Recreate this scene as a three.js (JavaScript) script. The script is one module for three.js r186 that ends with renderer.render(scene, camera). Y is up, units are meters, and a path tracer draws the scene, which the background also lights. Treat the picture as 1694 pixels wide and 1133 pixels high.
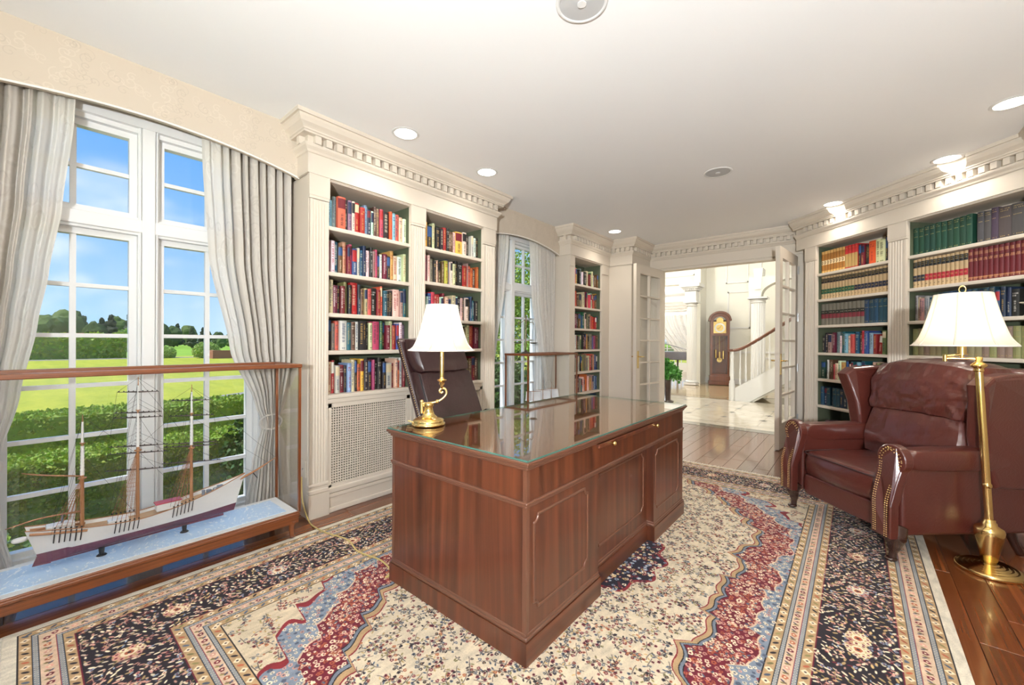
import * as THREE from 'three';
import { RoundedBoxGeometry } from 'three/addons/geometries/RoundedBoxGeometry.js';
import { mergeGeometries, mergeVertices, toCreasedNormals } from 'three/addons/utils/BufferGeometryUtils.js';
import { ImprovedNoise } from 'three/addons/math/ImprovedNoise.js';
import { RectAreaLightUniformsLib } from 'three/addons/lights/RectAreaLightUniformsLib.js';
import { Brush, Evaluator, SUBTRACTION } from 'three-bvh-csg';

// ---------------------------------------------------------------- camera, sky, sun, exposure
RectAreaLightUniformsLib.init();
const scene = new THREE.Scene();
const D2R = Math.PI / 180;
const camera = new THREE.PerspectiveCamera(79.73, 1694 / 1133, 0.05, 1500);
camera.position.set(0, 1.22, 0);
camera.rotation.order = 'YXZ';
camera.rotation.set(-0.0995 * D2R, 39.933 * D2R, 0.3138 * D2R);
const renderer = new THREE.WebGLRenderer();
renderer.toneMapping = THREE.LinearToneMapping;
renderer.toneMappingExposure = 1.46;
renderer.shadowMap.enabled = true;

const noise = new ImprovedNoise();
const N3 = (x, y, z) => noise.noise(x, y, z);
function fbm(x, y, z, oct = 4) { let a = 0, s = 0.5; for (let i = 0; i < oct; i++) { a += s * N3(x, y, z); x *= 2.03; y *= 2.03; z *= 2.03; s *= 0.5; } return a; }
function rng(seed) { let a = seed >>> 0; return () => { a = (a + 0x6D2B79F5) | 0; let t = Math.imul(a ^ (a >>> 15), 1 | a); t = (t + Math.imul(t ^ (t >>> 7), 61 | t)) ^ t; return ((t ^ (t >>> 14)) >>> 0) / 4294967296; }; }
const clamp = (x, a = 0, b = 1) => Math.min(b, Math.max(a, x));
const mixv = (a, b, t) => a + (b - a) * t;
const smooth = (a, b, x) => { const t = clamp((x - a) / (b - a)); return t * t * (3 - 2 * t); };

{ // clear summer sky with thin streaked cloud, paler towards the horizon
  const W = 1024, H = 512, d = new Float32Array(W * H * 4);
  for (let j = 0; j < H; j++) for (let i = 0; i < W; i++) {
    const el = ((j + 0.5) / H - 0.5) * Math.PI, az = (i + 0.5) / W * 2 * Math.PI;
    const e = Math.max(0, Math.sin(el)), t = Math.pow(1 - e, 3.2);
    let c = [mixv(0.055, 0.42, t), mixv(0.30, 0.66, t), mixv(0.78, 0.92, t)];
    const dx = Math.cos(az), dz = Math.sin(az), h = 1 / (e + 0.14);
    let cl = fbm(dx * h * 1.1 + 11, dz * h * 1.6 + 5, 3.3 + e * 9, 6) * 1.5 - 0.02;
    cl = smooth(0.05, 0.75, cl) * smooth(0.0, 0.09, e) * smooth(0.5, 0.22, e) * 0.62 + smooth(0.2, 0.03, e) * 0.45 * smooth(-0.3, 0.3, fbm(dx * 4, dz * 9, 1, 3));
    c = c.map((v, k) => mixv(v, [0.86, 0.91, 0.98][k], clamp(cl)));
    if (el < 0) c = [0.16, 0.22, 0.10];
    const o = (j * W + i) * 4; d[o] = c[0]; d[o + 1] = c[1]; d[o + 2] = c[2]; d[o + 3] = 1;
  }
  const t = new THREE.DataTexture(d, W, H, THREE.RGBAFormat, THREE.FloatType);
  t.mapping = THREE.EquirectangularReflectionMapping; t.magFilter = THREE.LinearFilter; t.colorSpace = THREE.LinearSRGBColorSpace; t.needsUpdate = true;
  scene.background = t;
  scene.backgroundIntensity = 0.86;
}
const sun = new THREE.DirectionalLight(new THREE.Color(1, 0.95, 0.86), 4.1);
sun.position.set(-4, 40, 20); sun.target.position.set(0, 0, 0); sun.castShadow = true; sun.shadow.radius = 1;
Object.assign(sun.shadow.camera, { left: -80, right: 40, top: 60, bottom: -60, near: 1, far: 200 });
scene.add(sun, sun.target);

// ---------------------------------------------------------------- helpers
const used = new Map();
function numbered(n) { const k = used.get(n) ?? 0; used.set(n, k + 1); return k ? `${n}_${String(k).padStart(3, '0')}` : n; }
function shade(o) { o.castShadow = true; o.receiveShadow = true; return o; }
function prep(g) { g = g.index ? g.toNonIndexed() : g; for (const k of Object.keys(g.attributes)) if (!['position', 'normal', 'uv', 'color'].includes(k)) g.deleteAttribute(k); if (!g.attributes.uv) g.setAttribute('uv', new THREE.BufferAttribute(new Float32Array(g.attributes.position.count * 2), 2)); return g; }
function merge(list) { list = list.flat(9).map(prep); return list.length === 1 ? list[0] : mergeGeometries(list, false); }
// texture coordinates in metres, chosen by the way each face points
function muv(g, su = 1, sv = su, along) {
  g = prep(g); g.computeVertexNormals && !g.attributes.normal && g.computeVertexNormals();
  const p = g.attributes.position, n = g.attributes.normal, u = new Float32Array(p.count * 2);
  for (let i = 0; i < p.count; i += 3) {
    let ax = 0, ay = 0, az = 0;
    for (let k = 0; k < 3; k++) { ax += Math.abs(n.getX(i + k)); ay += Math.abs(n.getY(i + k)); az += Math.abs(n.getZ(i + k)); }
    for (let k = 0; k < 3; k++) {
      const x = p.getX(i + k), y = p.getY(i + k), z = p.getZ(i + k); let a, b;
      if (ax >= ay && ax >= az) [a, b] = [z, y]; else if (az >= ay) [a, b] = [x, y]; else [a, b] = [x, z];
      if (along === 'x') { if (az >= ay && az > ax || ay > ax && ay > az) [a, b] = [b, a]; }
      if (along === 'z') { if (ax >= ay && ax >= az) [a, b] = [b, a]; }
      u[(i + k) * 2] = a * su; u[(i + k) * 2 + 1] = b * sv;
    }
  }
  g.setAttribute('uv', new THREE.BufferAttribute(u, 2)); return g;
}
function mesh(name, geo, mat, parent, pos) {
  const o = shade(new THREE.Mesh(Array.isArray(geo) ? merge(geo) : geo, mat));
  o.name = parent ? name : numbered(name);
  if (pos) o.position.set(...pos);
  (parent || scene).add(o); return o;
}
function tag(o, label, category, group) { o.userData.label = label; o.userData.category = category; if (group) o.userData.group = group; return o; }
function thing(name, label, category, pos = [0, 0, 0], turn = 0, group) {
  const o = new THREE.Group(); o.name = numbered(name); o.position.set(...pos); o.rotation.y = turn; scene.add(o); return tag(o, label, category, group);
}
function struct(name, geo, mat, label, category) { const o = mesh(name, geo, mat); o.userData.kind = 'structure'; tag(o, label, category); return o; }
function structGroup(name, label, category) { const o = thing(name, label, category); o.userData.kind = 'structure'; return o; }
const box = (w, h, d, x = 0, y = 0, z = 0) => new THREE.BoxGeometry(w, h, d).translate(x, y, z);
const bx = (x0, x1, y0, y1, z0, z1) => box(Math.abs(x1 - x0), Math.abs(y1 - y0), Math.abs(z1 - z0), (x0 + x1) / 2, (y0 + y1) / 2, (z0 + z1) / 2);
const rbox = (w, h, d, r, x = 0, y = 0, z = 0, s = 2) => new RoundedBoxGeometry(w, h, d, s, Math.min(r, w / 2.01, h / 2.01, d / 2.01)).translate(x, y, z);
const rbx = (x0, x1, y0, y1, z0, z1, r, s) => rbox(Math.abs(x1 - x0), Math.abs(y1 - y0), Math.abs(z1 - z0), r, (x0 + x1) / 2, (y0 + y1) / 2, (z0 + z1) / 2, s);
const cyl = (r0, r1, h, x = 0, y = 0, z = 0, n = 20) => new THREE.CylinderGeometry(r1, r0, h, n).translate(x, y + h / 2, z);
function bar(a, b, r, r2 = r, n = 8) {
  const A = new THREE.Vector3(...a), B = new THREE.Vector3(...b), d = B.clone().sub(A), L = d.length();
  const g = new THREE.CylinderGeometry(r2, r, L, n); g.translate(0, L / 2, 0);
  g.applyQuaternion(new THREE.Quaternion().setFromUnitVectors(new THREE.Vector3(0, 1, 0), d.normalize())); return g.translate(...a);
}
const lathe = (pts, n = 32) => new THREE.LatheGeometry(pts.map(([r, y]) => new THREE.Vector2(Math.max(r, 1e-4), y)), n);
const tube = (pts, r, seg = 24, n = 8, closed = false) => new THREE.TubeGeometry(new THREE.CatmullRomCurve3(pts.map((p) => new THREE.Vector3(...p)), closed), seg, r, n, closed);
const ball = (r, x = 0, y = 0, z = 0, a = 14, b = 10) => new THREE.SphereGeometry(r, a, b).translate(x, y, z);
// a moulding: profile of [out, height] points carried along a path of [x, z] points, mitred; the profile stands out to the side given by 'side'
function sweep(profile, path, side = 1, closedProfile = true) {
  const pts = path.map(([x, z]) => new THREE.Vector2(x, z)), n = pts.length, off = [];
  for (let i = 0; i < n; i++) {
    const nrm = (a, b) => { const d = b.clone().sub(a).normalize(); return new THREE.Vector2(-d.y, d.x).multiplyScalar(side); };
    if (i === 0) off.push(nrm(pts[0], pts[1])); else if (i === n - 1) off.push(nrm(pts[n - 2], pts[n - 1]));
    else { const a = nrm(pts[i - 1], pts[i]), b = nrm(pts[i], pts[i + 1]), m = a.clone().add(b).normalize(); off.push(m.multiplyScalar(1 / m.dot(a))); }
  }
  const pos = [], pr = closedProfile ? [...profile, profile[0]] : profile;
  const P = (i, k) => [pts[i].x + off[i].x * pr[k][0], pr[k][1], pts[i].y + off[i].y * pr[k][0]];
  for (let i = 0; i < n - 1; i++) for (let k = 0; k < pr.length - 1; k++) {
    const a = P(i, k), b = P(i + 1, k), c = P(i + 1, k + 1), d = P(i, k + 1);
    pos.push(...a, ...b, ...c, ...a, ...c, ...d);
  }
  if (closedProfile) { // end caps
    const v2 = profile.map(([o, y]) => new THREE.Vector2(o, y)), area = Math.sign(THREE.ShapeUtils.area(v2));
    for (const t of THREE.ShapeUtils.triangulateShape(v2, [])) {
      const [p, q, r] = t.map((k) => v2[k]), s = Math.sign((q.x - p.x) * (r.y - p.y) - (q.y - p.y) * (r.x - p.x)), w = s === area ? t : [t[0], t[2], t[1]];
      pos.push(...P(0, w[0]), ...P(0, w[1]), ...P(0, w[2]), ...P(n - 1, w[0]), ...P(n - 1, w[2]), ...P(n - 1, w[1]));
    }
  }
  let vol = 0;
  for (let i = 0; i < pos.length; i += 9) { const [ax, ay, az, bx_, by, bz, cx, cy, cz] = pos.slice(i, i + 9); vol += ax * (by * cz - bz * cy) + ay * (bz * cx - bx_ * cz) + az * (bx_ * cy - by * cx); }
  if (vol < 0) for (let i = 0; i < pos.length; i += 9) for (let k = 0; k < 3; k++) { const t = pos[i + 3 + k]; pos[i + 3 + k] = pos[i + 6 + k]; pos[i + 6 + k] = t; }
  const g = new THREE.BufferGeometry(); g.setAttribute('position', new THREE.Float32BufferAttribute(pos, 3)); g.computeVertexNormals();
  return prep(g);
}
// a surface from a function f(u, v) -> [x, y, z]
function surf(f, nu, nv, uvs = [1, 1]) {
  const pos = [], uv = [], idx = [];
  for (let j = 0; j <= nv; j++) for (let i = 0; i <= nu; i++) { pos.push(...f(i / nu, j / nv)); uv.push(i / nu * uvs[0], j / nv * uvs[1]); }
  for (let j = 0; j < nv; j++) for (let i = 0; i < nu; i++) { const a = j * (nu + 1) + i, b = a + 1, c = a + nu + 1, d = c + 1; idx.push(a, b, d, a, d, c); }
  const g = new THREE.BufferGeometry(); g.setAttribute('position', new THREE.Float32BufferAttribute(pos, 3)); g.setAttribute('uv', new THREE.Float32BufferAttribute(uv, 2)); g.setIndex(idx); g.computeVertexNormals(); return g;
}
function extrude(shapePts, depth, bevel = 0, holes = [], seg = 2) {
  const s = new THREE.Shape(shapePts.map(([x, y]) => new THREE.Vector2(x, y))); for (const h of holes) s.holes.push(new THREE.Path(h.map(([x, y]) => new THREE.Vector2(x, y))));
  return new THREE.ExtrudeGeometry(s, { depth, bevelEnabled: bevel > 0, bevelSize: bevel, bevelThickness: bevel, bevelSegments: seg, steps: 1 });
}

// ---------------------------------------------------------------- textures and materials
function dataTex(w, h, f, srgb = true, repeat = true) {
  const d = new Uint8Array(w * h * 4);
  for (let j = 0; j < h; j++) for (let i = 0; i < w; i++) { const c = f(i / w, j / h, i, j), o = (j * w + i) * 4; for (let k = 0; k < 3; k++) d[o + k] = clamp(Math.round((Array.isArray(c) ? c[k] : c) * 255), 0, 255); d[o + 3] = 255; }
  const t = new THREE.DataTexture(d, w, h); t.magFilter = THREE.LinearFilter; t.minFilter = THREE.LinearMipmapLinearFilter; if (srgb) t.colorSpace = THREE.SRGBColorSpace;
  if (repeat) t.wrapS = t.wrapT = THREE.RepeatWrapping; t.needsUpdate = true; return t;
}
function canvasTex(w, h, draw, srgb = true) {
  const c = document.createElement('canvas'); c.width = w; c.height = h; draw(c.getContext('2d'), w, h);
  const t = new THREE.CanvasTexture(c); if (srgb) t.colorSpace = THREE.SRGBColorSpace; t.wrapS = t.wrapT = THREE.RepeatWrapping; return t;
}
// periodic noise on the unit square
const pn = (u, v, fu, fv, s = 0) => { const a = u * 2 * Math.PI, b = v * 2 * Math.PI, ru = fu / 6.283, rv = fv / 6.283; return N3(Math.cos(a) * ru + s, Math.sin(a) * ru + Math.cos(b) * rv, Math.sin(b) * rv + s * 1.7); };
function woodTex(dark, light, seed, fu = 26, fv = 2.2) { // grain runs along v
  return dataTex(512, 512, (u, v) => {
    const g = 0.5 + 0.45 * pn(u, v, fu * 3, fv, seed) + 0.30 * pn(u, v, fu, fv * 0.8, seed + 3), fine = 0.5 + 0.5 * pn(u, v, fu * 9, fv * 5, seed + 7), t = clamp(g * 0.75 + fine * 0.25);
    return [0, 1, 2].map((k) => mixv(dark[k], light[k], t) / 255);
  });
}
const M = {};
const std = (o) => new THREE.MeshStandardMaterial(o), phy = (o) => new THREE.MeshPhysicalMaterial(o);
const lin = (r, g, b) => new THREE.Color().setRGB(r, g, b);
M.cream = std({ color: lin(0.63, 0.555, 0.465), roughness: 0.42 });
M.white = std({ color: lin(0.74, 0.74, 0.73), roughness: 0.4 });
M.ceiling = std({ color: lin(0.86, 0.865, 0.87), roughness: 0.9 });
M.bookback = std({ color: lin(0.088, 0.105, 0.062), roughness: 0.7 });
M.brass = std({ color: lin(0.83, 0.60, 0.24), roughness: 0.16, metalness: 1 });
M.brassSatin = std({ color: lin(0.80, 0.60, 0.27), roughness: 0.3, metalness: 1 });
M.steel = std({ color: lin(0.5, 0.5, 0.5), roughness: 0.3, metalness: 1 });
M.black = std({ color: lin(0.012, 0.012, 0.013), roughness: 0.4 });
const tMahog = woodTex([54, 26, 15], [118, 66, 40], 2.1, 8, 1.6);
tMahog.repeat.set(1.6, 0.8);
M.mahogany = phy({ map: tMahog, color: lin(1.05, 0.95, 0.88), roughness: 0.36, clearcoat: 0.4, clearcoatRoughness: 0.12 });
M.mahoganyTrim = phy({ color: lin(0.125, 0.048, 0.026), roughness: 0.32, clearcoat: 0.5, clearcoatRoughness: 0.12 });
const tTeak = woodTex([88, 44, 20], [146, 82, 42], 5.5); tTeak.repeat.set(4, 0.8);
M.teak = phy({ map: tTeak, roughness: 0.35, clearcoat: 0.5, clearcoatRoughness: 0.15 });
const tOakDark = woodTex([70, 34, 16], [128, 70, 34], 8.5); tOakDark.repeat.set(2, 0.7);
M.clockWood = phy({ map: tOakDark, roughness: 0.35, clearcoat: 0.5, clearcoatRoughness: 0.2 });
M.pane = phy({ color: lin(0.97, 0.985, 0.98), transmission: 1, thickness: 0, roughness: 0, ior: 1.45 });
M.shadeCloth = phy({ color: lin(0.74, 0.70, 0.60), transmission: 0.45, thickness: 0, roughness: 0.95 });

// ---------------------------------------------------------------- the room: main measures
const YC = 2.72, XF = -2.85, XW = -3.17, ZD = -6.36, XR = 1.01, KD = 5.6, S2 = Math.SQRT1_2;
const W1C = -0.472, W2C = -3.78, WHALF = 0.58, WY0 = 0.10, WY1 = 2.44;
const dg = (s, out = 0) => [-0.463 + s * S2 - out * S2, -6.063 + s * S2 + out * S2]; // point on the slanted bookcase wall: s along it, out into the room
const DLEN = (XR + 0.463) / S2;

// hardwood floor
const tPlank = woodTex([92, 48, 24], [146, 86, 48], 12.3, 14, 1.4);
const plankMats = [[1, 1, 1], [0.72, 0.68, 0.66], [1.18, 1.12, 1.05], [0.86, 0.80, 0.76], [0.58, 0.52, 0.5]].map((c) => phy({ map: tPlank, color: lin(...c), roughness: 0.26, clearcoat: 0.6, clearcoatRoughness: 0.08 }));
{
  const floor = struct('floor', bx(-3.33, 1.26, -0.2, -0.014, ZD - 0.07, 1.95), std({ color: lin(0.22, 0.13, 0.07), roughness: 0.8 }), 'brown hardwood strip floor of the study', 'floor');
  const R = rng(41), w = 0.127;
  for (let r = 0; r < 34; r++) {
    const x0 = -3.16 + r * w; let z = 1.7 - R() * 1.2;
    while (z > ZD - 0.06) {
      const len = 0.55 + R() * 1.1, z1 = Math.max(z - len, ZD - 0.06);
      const under = x0 > -2.58 && x0 + w < 0.26 && z < 0.0 && z1 > -4.3;
      const beyond = (x0 + w - z1) > KD + 0.3 || z1 > 0.5;
      if (!under && !beyond && z - z1 > 0.04) {
        const g = muv(rbx(x0 + 0.0008, x0 + w - 0.0008, -0.014, 0, z1 + 0.0008, z - 0.0008, 0.0022, 1), 1);
        const u = g.attributes.uv, a = R(), b = R(); for (let i = 0; i < u.count; i++) u.setXY(i, u.getX(i) * 1.3 + a, u.getY(i) * 0.55 + b);
        mesh('plank', g, plankMats[Math.floor(R() * 5)], floor);
      }
      z = z1;
    }
  }
}
struct('ceiling', bx(-3.36, 1.3, YC, YC + 0.2, ZD - 0.14, 1.95), M.ceiling, 'smooth white flat ceiling of the study', 'ceiling');
{ // window wall, with two tall openings
  const g = []; let z = 1.95;
  for (const c of [W1C, W2C]) { g.push(bx(-3.33, XW, -0.2, YC, c + WHALF, z)); z = c - WHALF; g.push(bx(-3.33, XW, -0.2, WY0, z, c + WHALF), bx(-3.33, XW, WY1, YC, z, c + WHALF)); }
  g.push(bx(-3.33, XW, -0.2, YC, ZD - 0.14, z), bx(XW, XF, 0, YC, 0.31, 1.7));
  struct('wall_left', g, M.cream, 'cream painted window wall behind the curtains', 'wall');
}
struct('wall_right', bx(XR, XR + 0.25, -0.2, YC, KD * -1 + XR - 0.3, 1.95), M.cream, 'cream wall beside the slanted bookcase', 'wall');
struct('wall_back', [bx(-3.2, -2.3, -0.2, YC, 1.7, 1.95), bx(0.5, 1.26, -0.2, YC, 1.7, 1.95), bx(-2.3, 0.5, -0.2, 0.1, 1.7, 1.95), bx(-2.3, 0.5, 2.44, YC, 1.7, 1.95)], M.cream, 'cream wall facing the doorway with a wide window', 'wall');
{ // the slanted wall behind the bookcase
  const a = dg(0.02, -0.34), b = dg(DLEN + 0.6, -0.34), c = dg(DLEN + 0.6, -0.5), d = dg(0.02, -0.5);
  const g = extrude([a, b, c, d].map(([x, z]) => [x, -z]), YC + 0.2).rotateX(-Math.PI / 2).translate(0, -0.2, 0);
  struct('wall_slanted', g, M.cream, 'cream slanted wall behind the tall bookcase', 'wall');
}
{ // doorway wall and the boxed return beside the narrow bookcase
  struct('wall_doorway', [bx(-2.5, -2.31, -0.2, YC, ZD - 0.14, ZD), bx(-0.575, 0.6, -0.2, YC, ZD - 0.14, ZD), bx(-2.31, -0.575, 2.345, YC, ZD - 0.14, ZD)], M.cream, 'cream wall around the double glazed doorway', 'wall');
  struct('wall_return', bx(-3.2, -2.5, -0.2, YC, ZD - 0.14, -5.69), M.cream, 'plain cream boxed wall beside the narrow bookcase', 'wall');
  struct('baseboard_doorway', sweep([[0, 0], [0.016, 0], [0.016, 0.11], [0.008, 0.135], [0, 0.14]], [[-0.575, ZD], [0.2, ZD]], 1), M.cream, 'cream skirting board beside the glazed doors', 'baseboard');
}

// ---------------------------------------------------------------- cornices with dentils
const PROFILE = [[0, 2.36], [0.016, 2.36], [0.016, 2.494], [0.024, 2.498], [0.03, 2.512], [0.046, 2.53], [0.05, 2.54], [0.05, 2.548], [0.018, 2.548], [0.018, 2.606], [0.062, 2.606], [0.062, 2.618], [0.07, 2.622], [0.07, 2.632], [0.078, 2.64], [0.098, 2.656], [0.112, 2.678], [0.116, 2.694], [0.13, 2.694], [0.13, YC], [0, YC]];
const dentilGeo = rbox(0.042, 0.054, 0.04, 0.002, 0, 0, 0, 1);
function dentils(parent, path) {
  for (let i = 0; i < path.length - 1; i++) {
    const a = new THREE.Vector2(...path[i]), b = new THREE.Vector2(...path[i + 1]), d = b.clone().sub(a), L = d.length(); d.normalize();
    const nx = -d.y, nz = d.x, n = Math.max(1, Math.round((L - 0.02) / 0.075));
    for (let k = 0; k < n; k++) {
      const s = (k + 0.5) / n * L, o = mesh('dentil', dentilGeo, M.cream, parent);
      o.position.set(a.x + d.x * s + nx * 0.036, 2.578, a.y + d.y * s + nz * 0.036); o.rotation.y = Math.atan2(nx, nz);
    }
  }
}
// paths are walked so that the room lies on the +normal side
{
  const p1 = [[-3.05, -3.12], [XF, -3.12], [XF, -1.25], [-3.05, -1.25]].reverse();
  const t1 = struct('trim_1', sweep(PROFILE, p1, 1), M.cream, 'cream dentil cornice over the wide two-bay bookcase', 'cornice');
  dentils(t1, [[XF - 0.1, -1.25], [XF, -1.25], [XF, -3.12], [XF - 0.1, -3.12]]);
  const p2 = [[-3.05, -4.57], [XF, -4.57], [XF, -5.69], [-2.5, -5.69], [-2.5, ZD], [0.1, ZD]];
  const t2 = struct('trim_2', sweep(PROFILE, p2, 1), M.cream, 'cream dentil cornice stepping from the narrow bookcase over the doorway', 'cornice');
  dentils(t2, [[XF - 0.1, -4.57], [XF, -4.57]]); dentils(t2, [[XF, -4.6], [XF, -5.64]]); dentils(t2, [[XF + 0.05, -5.69], [-2.5, -5.69]]); dentils(t2, [[-2.5, -5.72], [-2.5, ZD + 0.05]]); dentils(t2, [[-2.44, ZD], [-0.55, ZD]]);
}
const CANS = [[-2.5, -1.776], [-2.51, -2.638], [-2.505, -5.148], [-0.192, -5.583], [0.563, -4.808], [0.737, -3.94]];
{ // slanted cornice, scooped out round two of the ceiling lamps
  const len = DLEN, prof = PROFILE.map(([o, y]) => [o, y]);
  let g = extrude(prof, len + 0.13).translate(0, 0, -0.13); // x = out, z = along
  // local x (out) -> (-S2, S2), local z (along) -> (S2, S2)
  const m = new THREE.Matrix4().makeBasis(new THREE.Vector3(-S2, 0, S2), new THREE.Vector3(0, 1, 0), new THREE.Vector3(S2, 0, S2)).setPosition(dg(0)[0], 0, dg(0)[1]);
  g.applyMatrix4(m); if (m.determinant() < 0) { g = prep(g); const p = g.attributes.position.array; for (let i = 0; i < p.length; i += 9) for (let k = 0; k < 3; k++) { const t = p[i + 3 + k]; p[i + 3 + k] = p[i + 6 + k]; p[i + 6 + k] = t; } g.computeVertexNormals(); }
  const ev = new Evaluator(); ev.attributes = ['position', 'normal', 'uv']; ev.useGroups = false;
  let A = new Brush(mergeVertices(g)); A.updateMatrixWorld();
  for (const [x, z] of [CANS[3], CANS[4]]) { const B = new Brush(cyl(0.105, 0.105, 0.2, x, 2.55, z, 36)); B.updateMatrixWorld(); A = ev.evaluate(A, B, SUBTRACTION); }
  // mitre the outer end: a short return to the doorway wall
  const t3 = struct('trim_3', merge([A.geometry, sweep(PROFILE, [dg(0, -0.36), dg(0, 0)], -1)]), M.cream, 'cream dentil cornice over the slanted bookcase, scooped for two lamps', 'cornice');
  dentils(t3, [dg(0.0), dg(DLEN - 0.06)].map((p) => p)); 
  const t4 = struct('trim_4', sweep(PROFILE, [[XR, -KD + XR], [XR, 1.7]], 1), M.cream, 'cream dentil cornice along the side wall', 'cornice');
  dentils(t4, [[XR, -4.5], [XR, -2.6]]);
}

// ---------------------------------------------------------------- ceiling fittings
M.lampGlow = std({ color: lin(0.9, 0.9, 0.88), emissive: lin(1, 0.95, 0.86), emissiveIntensity: 7, roughness: 0.6 });
M.speaker = std({ color: lin(0.50, 0.50, 0.50), roughness: 0.8 });
const CANI = 1.35;
function can(x, z, label) {
  const o = thing('recessed_light', label, 'ceiling light', [x, YC, z], 0, 'recessed ceiling lamps');
  const ring = lathe([[0.078, 0.0], [0.078, -0.004], [0.094, -0.004], [0.098, 0.0]], 40); mesh('trim_ring', ring, M.white, o);
  mesh('lens', lathe([[0, -0.007], [0.04, -0.006], [0.07, -0.003], [0.078, 0.0]], 32), M.lampGlow, o);
  const l = new THREE.SpotLight(lin(1, 0.93, 0.83), CANI, 0, 74 * D2R, 0.9, 2); l.position.set(0, -0.03, 0); l.target.position.set(0, -2, 0); l.castShadow = true; l.shadow.radius = 3; o.add(l, l.target);
}
['round recessed ceiling lamp over the fluted end of the two-bay bookcase', 'round recessed ceiling lamp near the end of the two-bay cornice', 'small glowing recessed ceiling lamp before the narrow bookcase', 'recessed ceiling lamp scooped into the slanted cornice near the doorway', 'recessed ceiling lamp scooped into the slanted cornice above the floor lamp', 'recessed ceiling lamp in open ceiling before the side wall cornice'].forEach((l, i) => can(...CANS[i], l));
[[-2.5, 0.9, 'recessed ceiling lamp beyond the first curtained window'], [0.74, -2.2, 'recessed ceiling lamp along the side wall by the armchair'], [0.74, -0.4, 'recessed ceiling lamp along the side wall'], [-0.9, 1.0, 'recessed ceiling lamp by the wide back window']].forEach((a) => can(...a));
for (const [x, z, l] of [[-0.935, -1.585, 'round grey ceiling speaker above the near end of the desk'], [-0.935, -3.926, 'round grey ceiling speaker toward the glazed doors']]) {
  const o = thing('ceiling_speaker', l, 'speaker', [x, YC, z]);
  mesh('rim', lathe([[0.098, 0], [0.098, -0.006], [0.112, -0.005], [0.115, 0]], 40), M.white, o);
  mesh('grille', lathe([[0, -0.005], [0.098, -0.003], [0.098, 0]], 40), M.speaker, o);
  mesh('emblem', cyl(0.02, 0.02, 0.003, 0, -0.0085, 0, 20), M.white, o);
}
{ // the photographer's flash on a stand, out of frame, bounced off the ceiling
  const o = thing('studio_flash', 'black studio flash on a tripod stand aimed at the ceiling', 'flash', [0.5, 0, 1.25]);
  mesh('stand', [bar([0, 0.45, 0], [0, 1.16, 0], 0.014), ...[0, 1, 2].map((k) => bar([0, 0.5, 0], [0.4 * Math.cos(k * 2.1), 0.012, 0.4 * Math.sin(k * 2.1)], 0.011))], M.black, o);
  mesh('head', cyl(0.07, 0.09, 0.2, 0, 1.15, 0, 24), M.black, o);
  mesh('flash_tube', cyl(0.075, 0.075, 0.006, 0, 1.351, 0, 24), M.lampGlow, o);
  const l = new THREE.SpotLight(lin(0.92, 0.97, 1), 80, 0, 82 * D2R, 1, 2); l.position.set(0, 1.38, 0); l.target.position.set(-0.55, 3.2, -3.5); l.castShadow = true; l.shadow.radius = 4; o.add(l, l.target);
}

// ---------------------------------------------------------------- bookcases
const flute = (w, y0, y1, z, dir) => { // a fluted pilaster front of width w standing out by 'dir' along local z
  const n = 5, g = [], pts = [[-w / 2, 0]]; const m = 0.016, cw = (w - 2 * m) / n, r = cw * 0.40;
  for (let k = 0; k < n; k++) { const c = -w / 2 + m + cw * (k + 0.5); for (let a = 0; a <= 6; a++) { const t = Math.PI * (1 - a / 6); pts.push([c + Math.cos(t) * r, 0.022 - Math.sin(t) * r * 0.75]); } }
  pts.splice(1, 0, [-w / 2, 0.022]); pts.push([w / 2, 0.022], [w / 2, 0]);
  return extrude(pts.map(([x, d]) => [x, -d]), y1 - y0).rotateX(-Math.PI / 2).translate(0, y0, z);
};
// local frame: x runs along the case, z points out into the room, front plane at z = 0
function pilaster(parent, x, w) {
  const p = mesh('pilaster', [bx(x - w / 2, x + w / 2, 0, 2.36, -0.03, -0.012), flute(w - 0.006, 0.235, 2.19, -0.012).translate(x, 0, 0)], M.cream, parent);
  mesh('pilaster_cap', [bx(x - w / 2 - 0.004, x + w / 2 + 0.004, 2.215, 2.36, -0.02, 0.012), bx(x - w / 2 - 0.001, x + w / 2 + 0.001, 2.195, 2.215, -0.02, 0.009)], M.cream, p);
  mesh('pilaster_base', [bx(x - w / 2 - 0.004, x + w / 2 + 0.004, 0, 0.165, -0.02, 0.02), rbx(x - w / 2 - 0.003, x + w / 2 + 0.003, 0.165, 0.195, -0.02, 0.018, 0.008), bx(x - w / 2 - 0.002, x + w / 2 + 0.002, 0.195, 0.212, -0.02, 0.010), rbx(x - w / 2 - 0.003, x + w / 2 + 0.003, 0.212, 0.235, -0.02, 0.015, 0.007)], M.cream, p);
}
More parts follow.
